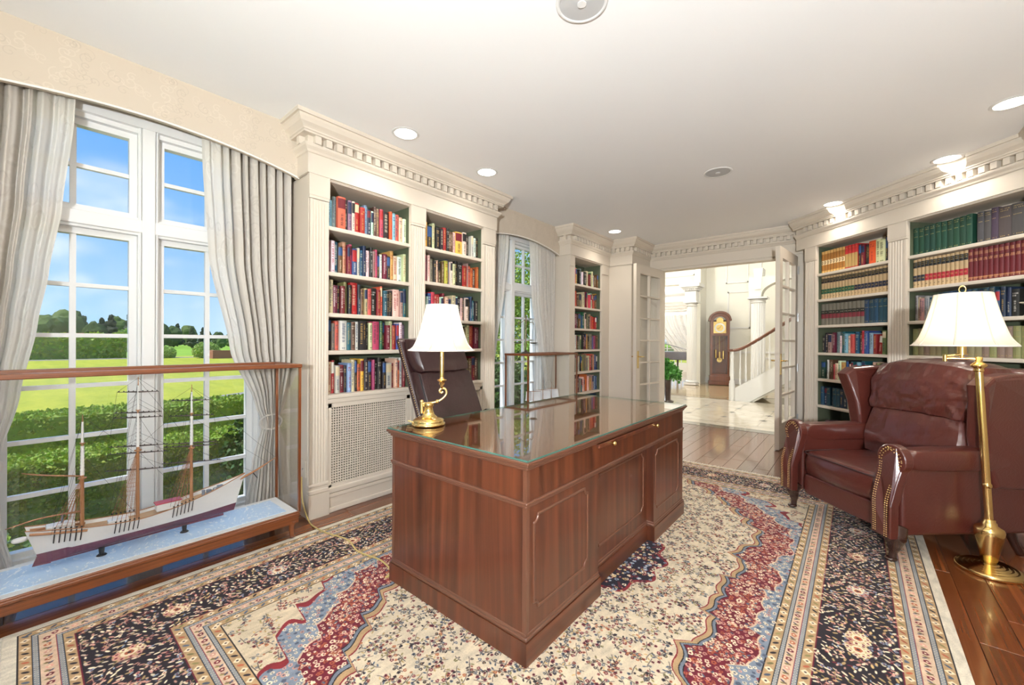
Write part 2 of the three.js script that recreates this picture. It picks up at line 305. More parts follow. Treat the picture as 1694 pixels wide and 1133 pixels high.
function grillePanel(parent, x0, x1) {
  const y0 = 0.165, y1 = 0.775, g = [];
  // framed panel with a perforated sheet
  const f = 0.03;
  mesh('grille_frame', [bx(x0, x0 + f, y0, y1, -0.03, -0.004), bx(x1 - f, x1, y0, y1, -0.03, -0.004), bx(x0, x1, y1 - f, y1, -0.03, -0.004), bx(x0, x1, y0, y0 + f, -0.03, -0.004), rbx(x0 - 0.012, x1 + 0.012, y0 - 0.03, y0 + 0.012, -0.03, 0.008, 0.01)], M.cream, parent);
  const a = x0 + f, b = x1 - f, c = y0 + f, d = y1 - f, s = 0.0185;
  const nx = Math.round((b - a) / s), ny = Math.round((d - c) / s), sx = (b - a) / nx, sy = (d - c) / ny;
  for (let i = 0; i <= nx; i++) g.push(bx(a + i * sx - 0.0036, a + i * sx + 0.0036, c, d, -0.024, -0.016));
  for (let j = 0; j <= ny; j++) g.push(bx(a, b, c + j * sy - 0.0036, c + j * sy + 0.0036, -0.0235, -0.0165));
  const o = mesh('perforated_sheet', g, M.cream, parent); o.userData.kind = 'stuff';
}
const LEVELS = new Map();
function bookcase(name, label, pos, turn, L, pil, bays, depth, opt = {}) {
  const o = thing(name, label, 'bookcase', pos, turn);
  mesh('back_panel', bx(0.01, L - 0.01, 0, 2.36, -depth, -depth + 0.012), M.bookback, o);
  mesh('top_board', bx(0.005, L - 0.005, 2.345, 2.366, -depth, -0.005), M.cream, o);
  for (const x of [0.016, L - 0.016]) mesh("side_panel", bx(x - 0.0135, x + 0.0135, 0, 2.359, -depth + 0.001, -0.031), M.cream, o);
  for (const [c, w] of pil) { pilaster(o, c, w); mesh('divider', bx(Math.max(c - w / 2 + 0.002, 0.031), Math.min(c + w / 2 - 0.002, L - 0.031), 0.02, 2.35, -depth + 0.01, -0.03), M.bookback, o); }
  o.userData.levels = bays.flatMap((b) => b[2]).concat(2.375);
  bays.forEach(([x0, x1, shelves], k) => {
    for (const y of shelves) mesh('shelf', rbx(x0, x1, y - 0.03, y, -depth + 0.014, -0.008, 0.006, 1), M.cream, o);
    mesh('head_rail', bx(x0, x1, 2.352, 2.36, -0.03, 0.0), M.cream, o);
  });
  const lv = o.userData.levels; delete o.userData.levels; LEVELS.set(o, lv); return o;
}
// ---------------------------------------------------------------- books
const HUE = { r: [178, 34, 40], m: [116, 26, 40], p: [214, 66, 104], o: [222, 96, 38], y: [222, 178, 74], c: [224, 208, 172], w: [232, 228, 218], e: [142, 138, 128], k: [34, 32, 34], n: [34, 46, 82], b: [46, 84, 140], s: [128, 172, 204], t: [30, 92, 104], g: [34, 92, 58], l: [128, 124, 82], d: [104, 68, 44], v: [96, 88, 158], a: [186, 152, 112], q: [222, 92, 74], G: [24, 70, 52], B: [30, 74, 104], D: [78, 66, 74], z: [176, 164, 140], O: [138, 135, 122] };
const HNAME = { r: 'red', m: 'maroon', p: 'pink', o: 'orange', y: 'yellow', c: 'cream', w: 'white', e: 'grey', k: 'black', n: 'navy', b: 'blue', s: 'pale blue', t: 'teal', g: 'green', l: 'olive', d: 'brown', v: 'violet', a: 'tan', q: 'coral', G: 'dark green', B: 'dark blue', D: 'dark purple-brown', z: 'beige', O: 'grey-olive', 1: 'gold-tan', 2: 'red-topped tan', 3: 'tan green-banded', 4: 'tan navy-banded', 5: 'grey red-banded', 6: 'tan red-banded', 7: 'tan navy-striped', 8: 'maroon gilt' };
const AW = 2048, AH = 1024, CW = 32, CH = 256; let cellAt = 0;
const atlas = document.createElement('canvas'); atlas.width = AW; atlas.height = AH; const ac = atlas.getContext('2d');
const rgb = (c, k = 1) => `rgb(${c.map((v) => Math.round(clamp(v * k, 0, 255))).join(',')})`;
const RB = rng(777);
function strokes(x, y, w, h, col, vertical, R) { // print too small to read: little strokes in a line
  ac.fillStyle = col;
  if (vertical) { let t = y; while (t < y + h) { const l = 2 + R() * 5; if (R() > 0.16) ac.fillRect(x + R() * w * 0.12, t, w * (0.72 + R() * 0.26), Math.max(1.4, l * 0.62)); t += l + 1.4; } }
  else { let t = x; while (t < x + w) { const l = 1.5 + R() * 2.5; if (R() > 0.15) ac.fillRect(t, y, l * 0.7, h); t += l + 1; } }
}
function drawCell(code, R) {
  const i = cellAt++ % 256, x = (i % 64) * CW, y = Math.floor(i / 64) * CH, W = CW, H = CH;
  const F = (col, y0, y1) => { ac.fillStyle = col; ac.fillRect(x, y + y0 * H, W, (y1 - y0) * H); };
  const gold = 'rgb(206,172,98)', tan = rgb([206, 178, 136]);
  const law = (top, low, base = tan) => { F(base, 0, 1); F(top, 0.10, 0.30); F(low, 0.56, 0.76); strokes(x + 7, y + H * 0.13, 18, H * 0.03, gold, false, R); strokes(x + 6, y + H * 0.19, 20, H * 0.03, gold, false, R); strokes(x + 7, y + H * 0.63, 18, H * 0.05, gold, false, R); strokes(x + 11, y + H * 0.86, 10, H * 0.03, 'rgb(60,48,36)', false, R); };
  if (code === '1') { F(rgb([170, 112, 44]), 0, 1); F(rgb([222, 176, 104]), 0, 0.14); F(rgb([236, 214, 170]), 0.42, 0.62); ac.fillStyle = 'rgb(96,60,26)'; ac.beginPath(); ac.ellipse(x + 16, y + H * 0.52, 8, H * 0.07, 0, 0, 7); ac.fill(); ac.fillStyle = 'rgb(236,214,170)'; ac.beginPath(); ac.ellipse(x + 16, y + H * 0.52, 4, H * 0.04, 0, 0, 7); ac.fill(); F(rgb([226, 184, 112]), 0.88, 1); }
  else if (code === '2') { F(rgb([188, 156, 96]), 0, 1); F(rgb([196, 40, 42]), 0.0, 0.36); F(rgb([186, 44, 40]), 0.92, 1); strokes(x + 6, y + H * 0.1, 20, H * 0.03, gold, false, R); }
  else if (code === '3') law(rgb([34, 34, 36]), rgb([24, 92, 66]));
  else if (code === '4') law(rgb([34, 34, 36]), rgb([32, 38, 66]));
  else if (code === '5') { F(rgb([128, 124, 112]), 0, 1); F(rgb([30, 34, 30]), 0.32, 0.48); F(rgb([138, 50, 62]), 0.48, 0.68); strokes(x + 6, y + H * 0.38, 20, H * 0.04, 'rgb(200,196,170)', false, R); }
  else if (code === '6') law(rgb([30, 36, 42]), rgb([186, 34, 56]));
  else if (code === '7') law(rgb([30, 36, 42]), rgb([30, 40, 64]));
  else if (code === '8') { F(rgb([112, 30, 40]), 0, 1); for (const t of [0.1, 0.3, 0.34, 0.9]) strokes(x + 5, y + H * t, 22, H * (t === 0.1 ? 0.1 : 0.05), 'rgb(204,160,110)', false, R); F('rgb(60,16,22)', 0.28, 0.29); F('rgb(186,128,86)', 0.86, 0.9); }
  else {
    const gm = (HUE[code][0] + HUE[code][1] + HUE[code][2]) / 3, c = HUE[code].map((v) => mixv(v, gm, 0.12) * (0.86 + R() * 0.28) + (R() - 0.5) * 12), dark = (c[0] + c[1] + c[2]) < 330; F(rgb(c), 0, 1);
    const ink = dark ? ['rgb(224,214,188)', 'rgb(208,170,96)', 'rgb(236,232,226)'][Math.floor(R() * 3)] : ['rgb(40,34,34)', 'rgb(150,30,36)', 'rgb(34,50,90)'][Math.floor(R() * 3)];
    const kind = 'GBDO'.includes(code) ? 4 : Math.floor(R() * 4);
    if (kind === 0) { strokes(x + 9, y + H * 0.1, 14, H * 0.62, ink, true, R); strokes(x + 10, y + H * 0.9, 12, H * 0.04, ink, false, R); }
    if (kind === 1) { const b = HUE['rkwncmb'[Math.floor(R() * 7)]]; F(rgb(b), 0.06, 0.3 + R() * 0.2); strokes(x + 10, y + H * 0.5, 12, H * 0.36, ink, true, R); }
    if (kind === 2) { strokes(x + 5, y + H * 0.08, 9, H * 0.7, ink, true, R); strokes(x + 18, y + H * 0.12, 7, H * 0.5, ink, true, R); }
    if (kind === 3) { F(rgb(c, dark ? 1.5 : 0.7), 0.03, 0.05); F(rgb(c, dark ? 1.5 : 0.7), 0.94, 0.96); strokes(x + 6, y + H * 0.14, 20, H * 0.05, ink, false, R); strokes(x + 6, y + H * 0.22, 20, H * 0.05, ink, false, R); strokes(x + 11, y + H * 0.42, 10, H * 0.4, ink, true, R); }
    if (kind === 4) { for (const t of [0.07, 0.13, 0.32, 0.9]) strokes(x + 6, y + H * t, 20, H * 0.025, 'rgb(190,166,104)', false, R); }
  }
  return [x / AW, 1 - (y + H) / AH, CW / AW, CH / AH];
}
const POOL = {}; // a few prints of each colour
function cellFor(code) { const p = (POOL[code] ??= []); const want = '12345678'.includes(code) ? 3 : 'GBDOz'.includes(code) ? 4 : 8; if (p.length < want) { const c = drawCell(code, RB); p.push(c); return c; } return p[Math.floor(RB() * p.length)]; }
const tAtlas = new THREE.CanvasTexture(atlas); tAtlas.colorSpace = THREE.SRGBColorSpace;
M.book = std({ map: tAtlas, color: lin(0.82, 0.8, 0.78), roughness: 0.55 });
M.pages = std({ color: lin(0.62, 0.55, 0.42), roughness: 0.9 });
// a closed book standing up: spine on +z, origin at the middle of its foot
function bookGeo(w, h, d, cell, coverOnly) {
  const g = [], t = 0.0025, [u0, v0, du, dv] = cell, q = 4, sp = [];
  const r = Math.min(0.006, w * 0.25), f = (k) => [-w / 2 + w * k / q, d / 2 - r + r * Math.sin(Math.PI * k / q)];
  const pos = [], uv = [], P = (p, y) => [p[0], y, p[1]];
  for (let k = 0; k < q; k++) { const a = f(k), b = f(k + 1); pos.push(...P(a, 0), ...P(b, 0), ...P(b, h), ...P(a, 0), ...P(b, h), ...P(a, h)); const ua = u0 + du * (0.03 + 0.94 * k / q), ub = u0 + du * (0.03 + 0.94 * (k + 1) / q), va = v0 + dv * 0.01, vb = v0 + dv * 0.99; uv.push(ua, va, ub, va, ub, vb, ua, va, ub, vb, ua, vb);
    const c0 = [a[0], d / 2 - r - 0.004], c1 = [b[0], d / 2 - r - 0.004]; pos.push(...P(a, h), ...P(b, h), ...P(c1, h), ...P(a, h), ...P(c1, h), ...P(c0, h)); for (let z = 0; z < 6; z++) uv.push(u0 + du * 0.5, v0 + dv * 0.985); }
  const s = new THREE.BufferGeometry(); s.setAttribute('position', new THREE.Float32BufferAttribute(pos, 3)); s.setAttribute('uv', new THREE.Float32BufferAttribute(uv, 2)); s.computeVertexNormals(); g.push(s);
  for (const x of [-w / 2 + t / 2, w / 2 - t / 2]) { const b = prep(box(t, h, d - r, x, h / 2, -r / 2)); const a = b.attributes.uv; for (let i = 0; i < a.count; i++) a.setXY(i, u0 + du * 0.06, v0 + dv * 0.985); g.push(b); }
  return [merge(g), box(w - 2 * t, h - 0.007, d - r - 0.006, 0, h / 2, -r / 2 + 0.001 - 0.003)];
}
let bookCount = 0; const BOOKMAX = 318, restCover = [], restPages = [];
const ORD = ['first', 'second', 'third', 'fourth', 'fifth', 'sixth', 'seventh', 'eighth', 'ninth', 'tenth', 'eleventh', 'twelfth', '13th', '14th', '15th', '16th', '17th', '18th', '19th', '20th', '21st', '22nd', '23rd', '24th', '25th', '26th', '27th', '28th', '29th', '30th'];
// codes: one character a book; '*' after a code makes it thick, '/' leaning, '.' a gap
function fillShelf(frame, x0, x1, y, zBack, codes, hr, where, from, asRest) {
  const R = rng(Math.round((x0 * 37 + y * 101 + zBack * 11 + frame.position.x * 17) * 1000)); const items = [];
  for (let i = 0; i < codes.length; i++) { const c = codes[i]; if (c === '.') { items.push({ gap: 0.03 }); continue; } const it = { c, wide: 1 }; while ('*/'.includes(codes[i + 1])) { i++; if (codes[i] === '*') it.wide = 1.7; else it.lean = 0.07 + R() * 0.05; } items.push(it); }
  const set = (c) => '12345678GBDO'.includes(c);
  for (const it of items) if (!it.gap) { it.w = (set(it.c) ? 0.034 : 0.022 + R() * 0.02) * it.wide; it.h = set(it.c) ? hr[1] - 0.004 * R() - (it.c === 'G' || it.c === 'D' ? 0.01 * R() : 0) : mixv(hr[0], hr[1], R()); }
  const up = Math.min(...LEVELS.get(frame).filter((l) => l > y + 0.15)) - 0.03 - 0.007 - y; for (const it of items) if (!it.gap) it.h = Math.min(it.h, up - 0.004 * R());
  const gaps = items.reduce((s, i) => s + (i.gap || 0) + (i.lean ? i.h * Math.sin(i.lean) + 0.002 : 0), 0), tot = items.reduce((s, i) => s + (i.w || 0), 0), k = Math.min(asRest ? 2.1 : 1.6, (x1 - x0 - 0.008 - gaps) / tot);
  let x = x0 + 0.004, n = 0;
  for (const it of items) {
    if (it.gap) { x += it.gap; continue; }
    const w = it.w * k, d = 0.15 + R() * 0.025, z = set(it.c) ? -0.055 - d / 2 : -0.05 - d / 2 - R() * 0.03, cell = cellFor(it.c);
    const [cov, pag] = bookGeo(w - 0.0016, it.h, d, cell);
    const m = new THREE.Matrix4().makeRotationZ(it.lean ? -it.lean : 0); m.setPosition(x + w / 2, y + 0.0012 + (it.lean ? w * 0.5 * Math.sin(it.lean) : 0), z);
    if (!asRest && bookCount < BOOKMAX) {
      const o = new THREE.Group(); o.name = numbered('book'); frame.updateMatrixWorld(); m.premultiply(frame.matrixWorld); o.applyMatrix4(m); scene.add(o);
      tag(o, `${it.wide > 1 ? 'thick ' : ''}${HNAME[it.c]} book, ${ORD[n]} from ${from} on ${where}`, 'book', `books on ${where}`);
      mesh('cover', cov, M.book, o); mesh('page_block', pag, M.pages, o); bookCount++;
    } else { frame.updateMatrixWorld(); m.premultiply(frame.matrixWorld); restCover.push(prep(cov).applyMatrix4(m)); restPages.push(prep(pag).applyMatrix4(m)); }
    x += w + (it.lean ? it.h * Math.sin(it.lean) : 0); n++;
  }
}
{ // wide bookcase between the windows
  const L = 1.87, sh = [2.035, 1.712, 1.419, 1.15], sh2 = [2.045, 1.745, 1.42, 1.15];
  const pil = [[0.0675, 0.135], [0.905, 0.145], [1.785, 0.17]];
  const b1 = [0.135, 0.832], b2 = [0.978, 1.70];
  const o = bookcase('wide_bookcase', 'cream wide two-bay bookcase with fluted pilasters and grille panels below', [XF, 0, -1.25], Math.PI / 2, L, pil, [[...b1, sh], [...b2, sh2]], 0.3);
  for (const [a, b] of [b1, b2]) {
    mesh('counter_ledge', [rbx(a - 0.012, b + 0.012, 0.805, 0.835, -0.28, 0.006, 0.008), rbx(a - 0.012, b + 0.012, 0.772, 0.808, -0.05, 0.0, 0.008)], M.cream, o);
    grillePanel(o, a, b);
    mesh('plinth', [bx(a, b, 0, 0.125, -0.03, -0.004), rbx(a - 0.01, b + 0.01, 0.0, 0.035, -0.03, 0.006, 0.006), rbx(a - 0.01, b + 0.01, 0.105, 0.134, -0.03, 0.004, 0.006)], M.cream, o);
  }
  const W = 'of the wide bookcase bay by the first window', hr = [0.195, 0.245];
  [[2.035, 'cseq*kewr*r*snwdlpk*osqcw', 'top shelf'], [1.712, 'r*wtdampb*ctnwkepkwmkyc*w*c', 'second shelf'], [1.419, 'dcmkmlkr*ndaqk*rqtkkc*at', 'third shelf'], [1.15, 'k*eqw*tdwk*kcp*gkmcrbwe', 'fourth shelf'], [0.835, 'ccrcm*ksckoykkpkkkc*mcowm', 'bottom shelf']]
    .forEach(([y, c, n]) => fillShelf(o, ...b1, y, 0, c.replace('v', 'm'), y === 0.835 ? [0.2, 0.25] : hr, `the ${n} ${W}`.replace('of the wide bookcase bay by the first window', 'beside the first curtain'), 'the corner pilaster'));
  [[2.045, 'dyk*ckkrkd*cy*wk.cwk', 'top shelf'], [1.745, 'gpncekcaddynwckk*r*eqodo', 'second shelf'], [1.42, 'kwsbpr*wmcvcwkckwkbtk', 'third shelf'], [1.15, 'cklcdkyckcwkccrm', 'fourth shelf'], [0.835, 'rkc*cdmekcwracdmd', 'bottom shelf']]
    .forEach(([y, c, n], i) => fillShelf(o, ...b2, y, 0, c, hr, `the ${n} behind the desk chair`, 'the middle pilaster', i > 0));
}
{ // narrow bookcase beyond the second window
  const L = 1.12, sh = [2.005, 1.70, 1.406, 1.118, 0.817, 0.528, 0.24];
  const o = bookcase('narrow_bookcase', 'cream narrow bookcase crammed with small books beyond the second window', [XF, 0, -4.57], Math.PI / 2, L, [], [[0.135, 0.88, sh]], 0.3);
  for (const [a, b] of [[0, 0.135], [0.88, 1.12]]) { const p = mesh('stile', bx(a, b, 0, 2.36, -0.29, -0.004), M.cream, o); mesh('stile_cap', bx(a + 0.002, b - 0.05, 2.22, 2.36, -0.02, 0.008), M.cream, p); }
  mesh('plinth', bx(0.135, 0.88, 0, 0.13, -0.29, -0.004), M.cream, o);
  for (const x of [0.1365, 0.8785]) mesh('side_lining', bx(x - 0.0012, x + 0.0012, 0.14, 2.345, -0.285, -0.03), M.bookback, o);
  ['cpykkewk*mcmgcwdd', 'esqodlecnmcp*wrqdy', 'acmkdtbgcwlkaqorg', 'bnwrdelkmkyde*wvpd', 'dmemcakyllecrdqabn', 'adkcmetcaoclyaskb', 'nbrekmadycgotsn'].forEach((c, i) => fillShelf(o, 0.139, 0.876, sh[i], 0, c, [0.17, 0.235], '', '', true));
}
{ // slanted bookcase
  const [px, pz] = dg(0), L = DLEN;
  const sh = [2.03, 1.73, 1.43, 1.115, 0.815, 0.51, 0.165], b1 = [0.155, 0.998], b2 = [1.165, DLEN - 0.06];
  const o = bookcase('slanted_bookcase', 'cream tall slanted-wall bookcase holding law sets behind the armchair', [px, 0, pz], -45 * D2R, L, [[0.0775, 0.155], [1.0815, 0.167], [DLEN - 0.03, 0.06]], [[...b1, sh], [...b2, sh]], 0.33);
  for (const [a, b] of [b1, b2]) mesh('plinth', [bx(a, b, 0, 0.135, -0.3, -0.004), rbx(a, b, 0.115, 0.135, -0.03, 0.004, 0.006)], M.cream, o);
  for (const [a, b] of [b1, b2]) mesh('light_rail', bx(a, b, 2.3, 2.345, -0.32, -0.30), M.cream, o);
  const W = 'by the doorway';
  [['11111111' + '2222kmko*c*c*kbs', 'top shelf', [0.2, 0.255]], ['33333333333' + '44444444444', 'second shelf', [0.24, 0.265]], ['55555555555' + 'BBBBBe', 'third shelf', [0.23, 0.245]], ['kvkamewtscqtdpb*srr/len', 'fourth shelf', [0.19, 0.24]], ['g*gwd*pcwykctebstkwbcaaednkp', 'fifth shelf', [0.17, 0.225]], ['BnBnBBnnOBnnBGknqyb', 'sixth shelf', [0.18, 0.21]]]
    .forEach(([c, n, hr], i) => fillShelf(o, ...b1, sh[i], 0, c, hr, `the ${n} ${W}`, 'the doorway pilaster', i > 3));
  [['GGGGGGGGGG.DDDD*D*D*', 'top shelf', [0.22, 0.255]], ['777666666666688888888888bb', 'second shelf', [0.25, 0.275]], ['zzzzt.nBBnBBBnBBbnnk', 'third shelf', [0.2, 0.24]], ['OOOOOOOOOOOOOOOOOO', 'fourth shelf', [0.22, 0.245]]]
    .forEach(([c, n, hr], i) => fillShelf(o, b2[0], b2[1] - (i === 2 ? 0.115 : 0), sh[i], 0, c, hr, `the ${n} above the armchair`, 'the middle pilaster'));
  fillShelf(o, b2[0] + 0.45, b2[1], sh[4], 0, 'acwkwcwce', [0.15, 0.2], 'the fifth shelf above the armchair', 'the middle pilaster');
  fillShelf(o, b2[0] + 0.5, b2[1], sh[5], 0, 'rmrrm', [0.24, 0.27], 'the sixth shelf behind the armchair', 'the middle pilaster');
  fillShelf(o, b2[0] + 0.4, b2[1], sh[6], 0, 'bGgBt*b*t', [0.24, 0.28], 'the lowest shelf behind the armchair', 'the middle pilaster');
  // books lying flat on the lowest visible shelf
  const R = rng(9); let y = sh[6];
  for (const [c, w, t, x, l] of [['k', 0.2, 0.03, 0.26, 'black'], ['m', 0.19, 0.028, 0.27, 'maroon'], ['w', 0.2, 0.05, 0.265, 'white'], ['r', 0.2, 0.02, 0.26, 'red'], ['e', 0.2, 0.035, 0.25, 'grey']]) {
    const [cov, pag] = bookGeo(t, w, 0.15, cellFor(c)); const b = new THREE.Group(); b.name = numbered('book'); const m = new THREE.Matrix4().makeRotationZ(Math.PI / 2); m.setPosition(b1[0] + x, y + t / 2 + 0.001, -0.15); m.premultiply(o.matrixWorld); b.applyMatrix4(m); scene.add(b);
    tag(b, `${l} book lying flat in the small stack on the lowest shelf`, 'book', 'stacked books on the lowest shelf'); mesh('cover', cov, M.book, b); mesh('page_block', pag, M.pages, b); y += t + 0.0012;
  }
  fillShelf(o, b1[0] + 0.36, b1[1] - 0.1, sh[6], 0, 'gcekwcgbwtl', [0.13, 0.19], '', '', true);
}
{
  const g = new THREE.Group(); g.name = numbered('small_books'); scene.add(g); tag(g, 'small books packing the narrow bookcase, lower shelves and shelves behind the desk chair', 'books'); g.userData.kind = 'stuff';
  mesh('covers', restCover, M.book, g).userData.kind = 'stuff'; mesh('page_blocks', restPages, M.pages, g).userData.kind = 'stuff';
}
console.log('books', bookCount, 'cells', cellAt);

// ---------------------------------------------------------------- windows
const paneGeoCache = {};
function windowUnit(n, zc, label) {
  const o = structGroup(`window_${n}`, label, 'window'), xg = -3.24;
  const fr = (name, g, p = o) => mesh(name, g, M.white, p);
  const zl = zc - WHALF, zr = zc + WHALF;
  fr('window_frame', [bx(-3.32, -3.175, WY0, WY1, zl, zl + 0.028), bx(-3.32, -3.175, WY0, WY1, zr - 0.028, zr), bx(-3.32, -3.175, WY1 - 0.03, WY1, zl, zr), bx(-3.32, -3.175, WY0, WY0 + 0.022, zl, zr)]);
  fr('casing', [bx(-3.18, -3.145, 0.0, 2.54, zl - 0.08, zl + 0.004), bx(-3.18, -3.145, 0.0, 2.54, zr - 0.004, zr + 0.08), bx(-3.18, -3.146, WY1 - 0.004, 2.54, zl - 0.07, zr + 0.07), bx(-3.2, -3.13, 0.075, 0.105, zl - 0.09, zr + 0.09)]);
  fr('mullion', [bx(-3.315, -3.165, WY0, WY1, zc - 0.045, zc + 0.045), rbx(-3.2, -3.15, WY0, WY1, zc - 0.03, zc + 0.03, 0.006), rbx(-3.2, -3.157, WY0, WY1, zc - 0.041, zc - 0.032, 0.003), rbx(-3.2, -3.157, WY0, WY1, zc + 0.032, zc + 0.041, 0.003)]);
  fr('transom', [bx(-3.315, -3.17, 1.822, 1.922, zl, zr), rbx(-3.2, -3.155, 1.835, 1.909, zl, zr, 0.006)]);
  for (const [a, b] of [[zl + 0.028, zc - 0.045], [zc + 0.045, zr - 0.028]]) for (const [y0, y1, rows] of [[WY0 + 0.022, 1.822, 6], [1.922, WY1 - 0.03, 2]]) {
    const s = 0.033, g = [bx(xg - 0.02, xg + 0.03, y0, y1, a, a + s), bx(xg - 0.02, xg + 0.03, y0, y1, b - s, b), bx(xg - 0.02, xg + 0.0295, y1 - s, y1, a, b), bx(xg - 0.02, xg + 0.0295, y0, y0 + s * 0.8, a, b)];
    const sash = fr('sash', g), ga = a + s, gb = b - s, gy0 = y0 + s * 0.8, gy1 = y1 - s, mid = (ga + gb) / 2, h = (gy1 - gy0) / rows;
    mesh('muntin', bx(xg - 0.012, xg + 0.018, gy0, gy1, mid - 0.0125, mid + 0.0125), M.white, sash);
    for (let k = 1; k < rows; k++) mesh('muntin', bx(xg - 0.0115, xg + 0.0175, gy0 + k * h - 0.011, gy0 + k * h + 0.011, ga, gb), M.white, sash);
    for (let k = 0; k < rows; k++) for (const c of [(ga + mid) / 2, (gb + mid) / 2]) {
      const w = (gb - ga) / 2, key = `${w.toFixed(4)} ${h.toFixed(4)}`, gm = (paneGeoCache[key] ??= new THREE.PlaneGeometry(w, h).rotateY(Math.PI / 2));
      mesh('pane', gm, M.pane, sash, [xg, gy0 + (k + 0.5) * h, c]);
    }
  }
  return o;
}
windowUnit(1, W1C, 'tall white multi-pane window overlooking the lawn behind the ship case');
windowUnit(2, W2C, 'tall white multi-pane window facing leafy trees beyond the desk');
{ // wide window behind the camera
  const o = structGroup('window_3', 'wide white window in the wall behind the photographer', 'window');
  mesh('window_frame', [bx(-2.3, -2.25, 0.1, 2.44, 1.76, 1.86), bx(0.45, 0.5, 0.1, 2.44, 1.76, 1.86), bx(-2.3, 0.5, 2.39, 2.44, 1.76, 1.86), bx(-2.3, 0.5, 0.1, 0.15, 1.76, 1.86), bx(-1.38, -1.32, 0.1, 2.44, 1.76, 1.86), bx(-0.48, -0.42, 0.1, 2.44, 1.76, 1.86), bx(-2.3, 0.5, 1.85, 1.92, 1.76, 1.86)], M.white, o);
  for (const [a, b] of [[-2.25, -1.38], [-1.32, -0.48], [-0.42, 0.45]]) mesh('pane', new THREE.PlaneGeometry(b - a, 2.24).translate((a + b) / 2, 1.27, 1.81), M.pane, o);
}

// ---------------------------------------------------------------- curtains and pelmets
const tDamask = canvasTex(512, 512, (c, w, h) => {
  c.fillStyle = 'rgb(236,232,226)'; c.fillRect(0, 0, w, h); const R = rng(5);
  c.lineCap = 'round';
  for (let pass = 0; pass < 2; pass++) for (let i = 0; i < 26; i++) {
    const x = R() * w, y = R() * h, r = 22 + R() * 26, s = R() < 0.5 ? 1 : -1, a0 = R() * 6.28;
    c.strokeStyle = pass ? 'rgba(212,206,198,0.34)' : 'rgba(247,244,239,0.7)'; c.lineWidth = 3 + R() * 5;
    for (const ox of [-w, 0, w]) for (const oy of [-h, 0, h]) { c.beginPath(); for (let t = 0; t <= 30; t++) { const k = t / 30, rr = r * (1 - k * 0.85), a = a0 + s * k * 7.2; c[t ? 'lineTo' : 'moveTo'](x + ox + Math.cos(a) * rr, y + oy + Math.sin(a) * rr); } c.stroke(); }
  }
});
const tDamaskPel = tDamask.clone(); tDamaskPel.repeat.set(2.6, 2.6); tDamaskPel.needsUpdate = true;
M.pelmet = std({ map: tDamaskPel, color: lin(0.66, 0.59, 0.505), roughness: 0.85 });
M.drape = phy({ map: tDamask, color: lin(0.68, 0.65, 0.615), roughness: 0.9, transmission: 0.16, thickness: 0, sheen: 0.3, sheenColor: lin(0.5, 0.48, 0.45), sheenRoughness: 0.6 });
M.lining = phy({ map: tDamask, color: lin(0.92, 0.91, 0.90), roughness: 0.9, transmission: 0.4, thickness: 0 });
M.piping = std({ color: lin(0.84, 0.80, 0.74), roughness: 0.7 });
function pelmet(z0, z1, label) { // z0 > z1
  const o = thing('pelmet', label, 'pelmet'), L = z0 - z1, n = 40, pts = [], yb = (t) => 2.362 + 0.095 * Math.pow(Math.sin(Math.PI * t), 0.85);
  for (let i = 0; i <= n; i++) pts.push([i / n * L, yb(i / n)]); pts.push([L, YC - 0.002], [0, YC - 0.002]);
  const g = muv(extrude(pts, 0.03, 0.004).rotateY(Math.PI / 2).translate(-3.035, 0, z0), 1);
  mesh('fabric_face', g, M.pelmet, o);
  mesh('welt', tube(Array.from({ length: n + 1 }, (_, i) => [-3.002, yb(i / n) - 0.003, z0 - i / n * L]), 0.006, 60, 6), M.piping, o);
  mesh('top_board', bx(-3.165, -3.03, YC - 0.06, YC - 0.04, z1 + 0.01, z0 - 0.01), M.cream, o);
  mesh('headboard', bx(-3.166, -3.15, 2.55, YC - 0.06, z1 + 0.01, z0 - 0.01), M.white, o);
}
pelmet(0.305, -1.247, 'arched damask pelmet above the window with the ship case');
pelmet(-3.123, -4.567, 'arched damask pelmet above the window beyond the desk');
const lerpTable = (tab, y) => { for (let i = 0; i < tab.length - 1; i++) if (y <= tab[i][0] && y >= tab[i + 1][0]) { const t = (tab[i][0] - y) / (tab[i][0] - tab[i + 1][0]), s = t * t * (3 - 2 * t) * 0.5 + t * 0.5; return mixv(tab[i][1], tab[i + 1][1], s); } return y > tab[0][0] ? tab[0][1] : tab[tab.length - 1][1]; };
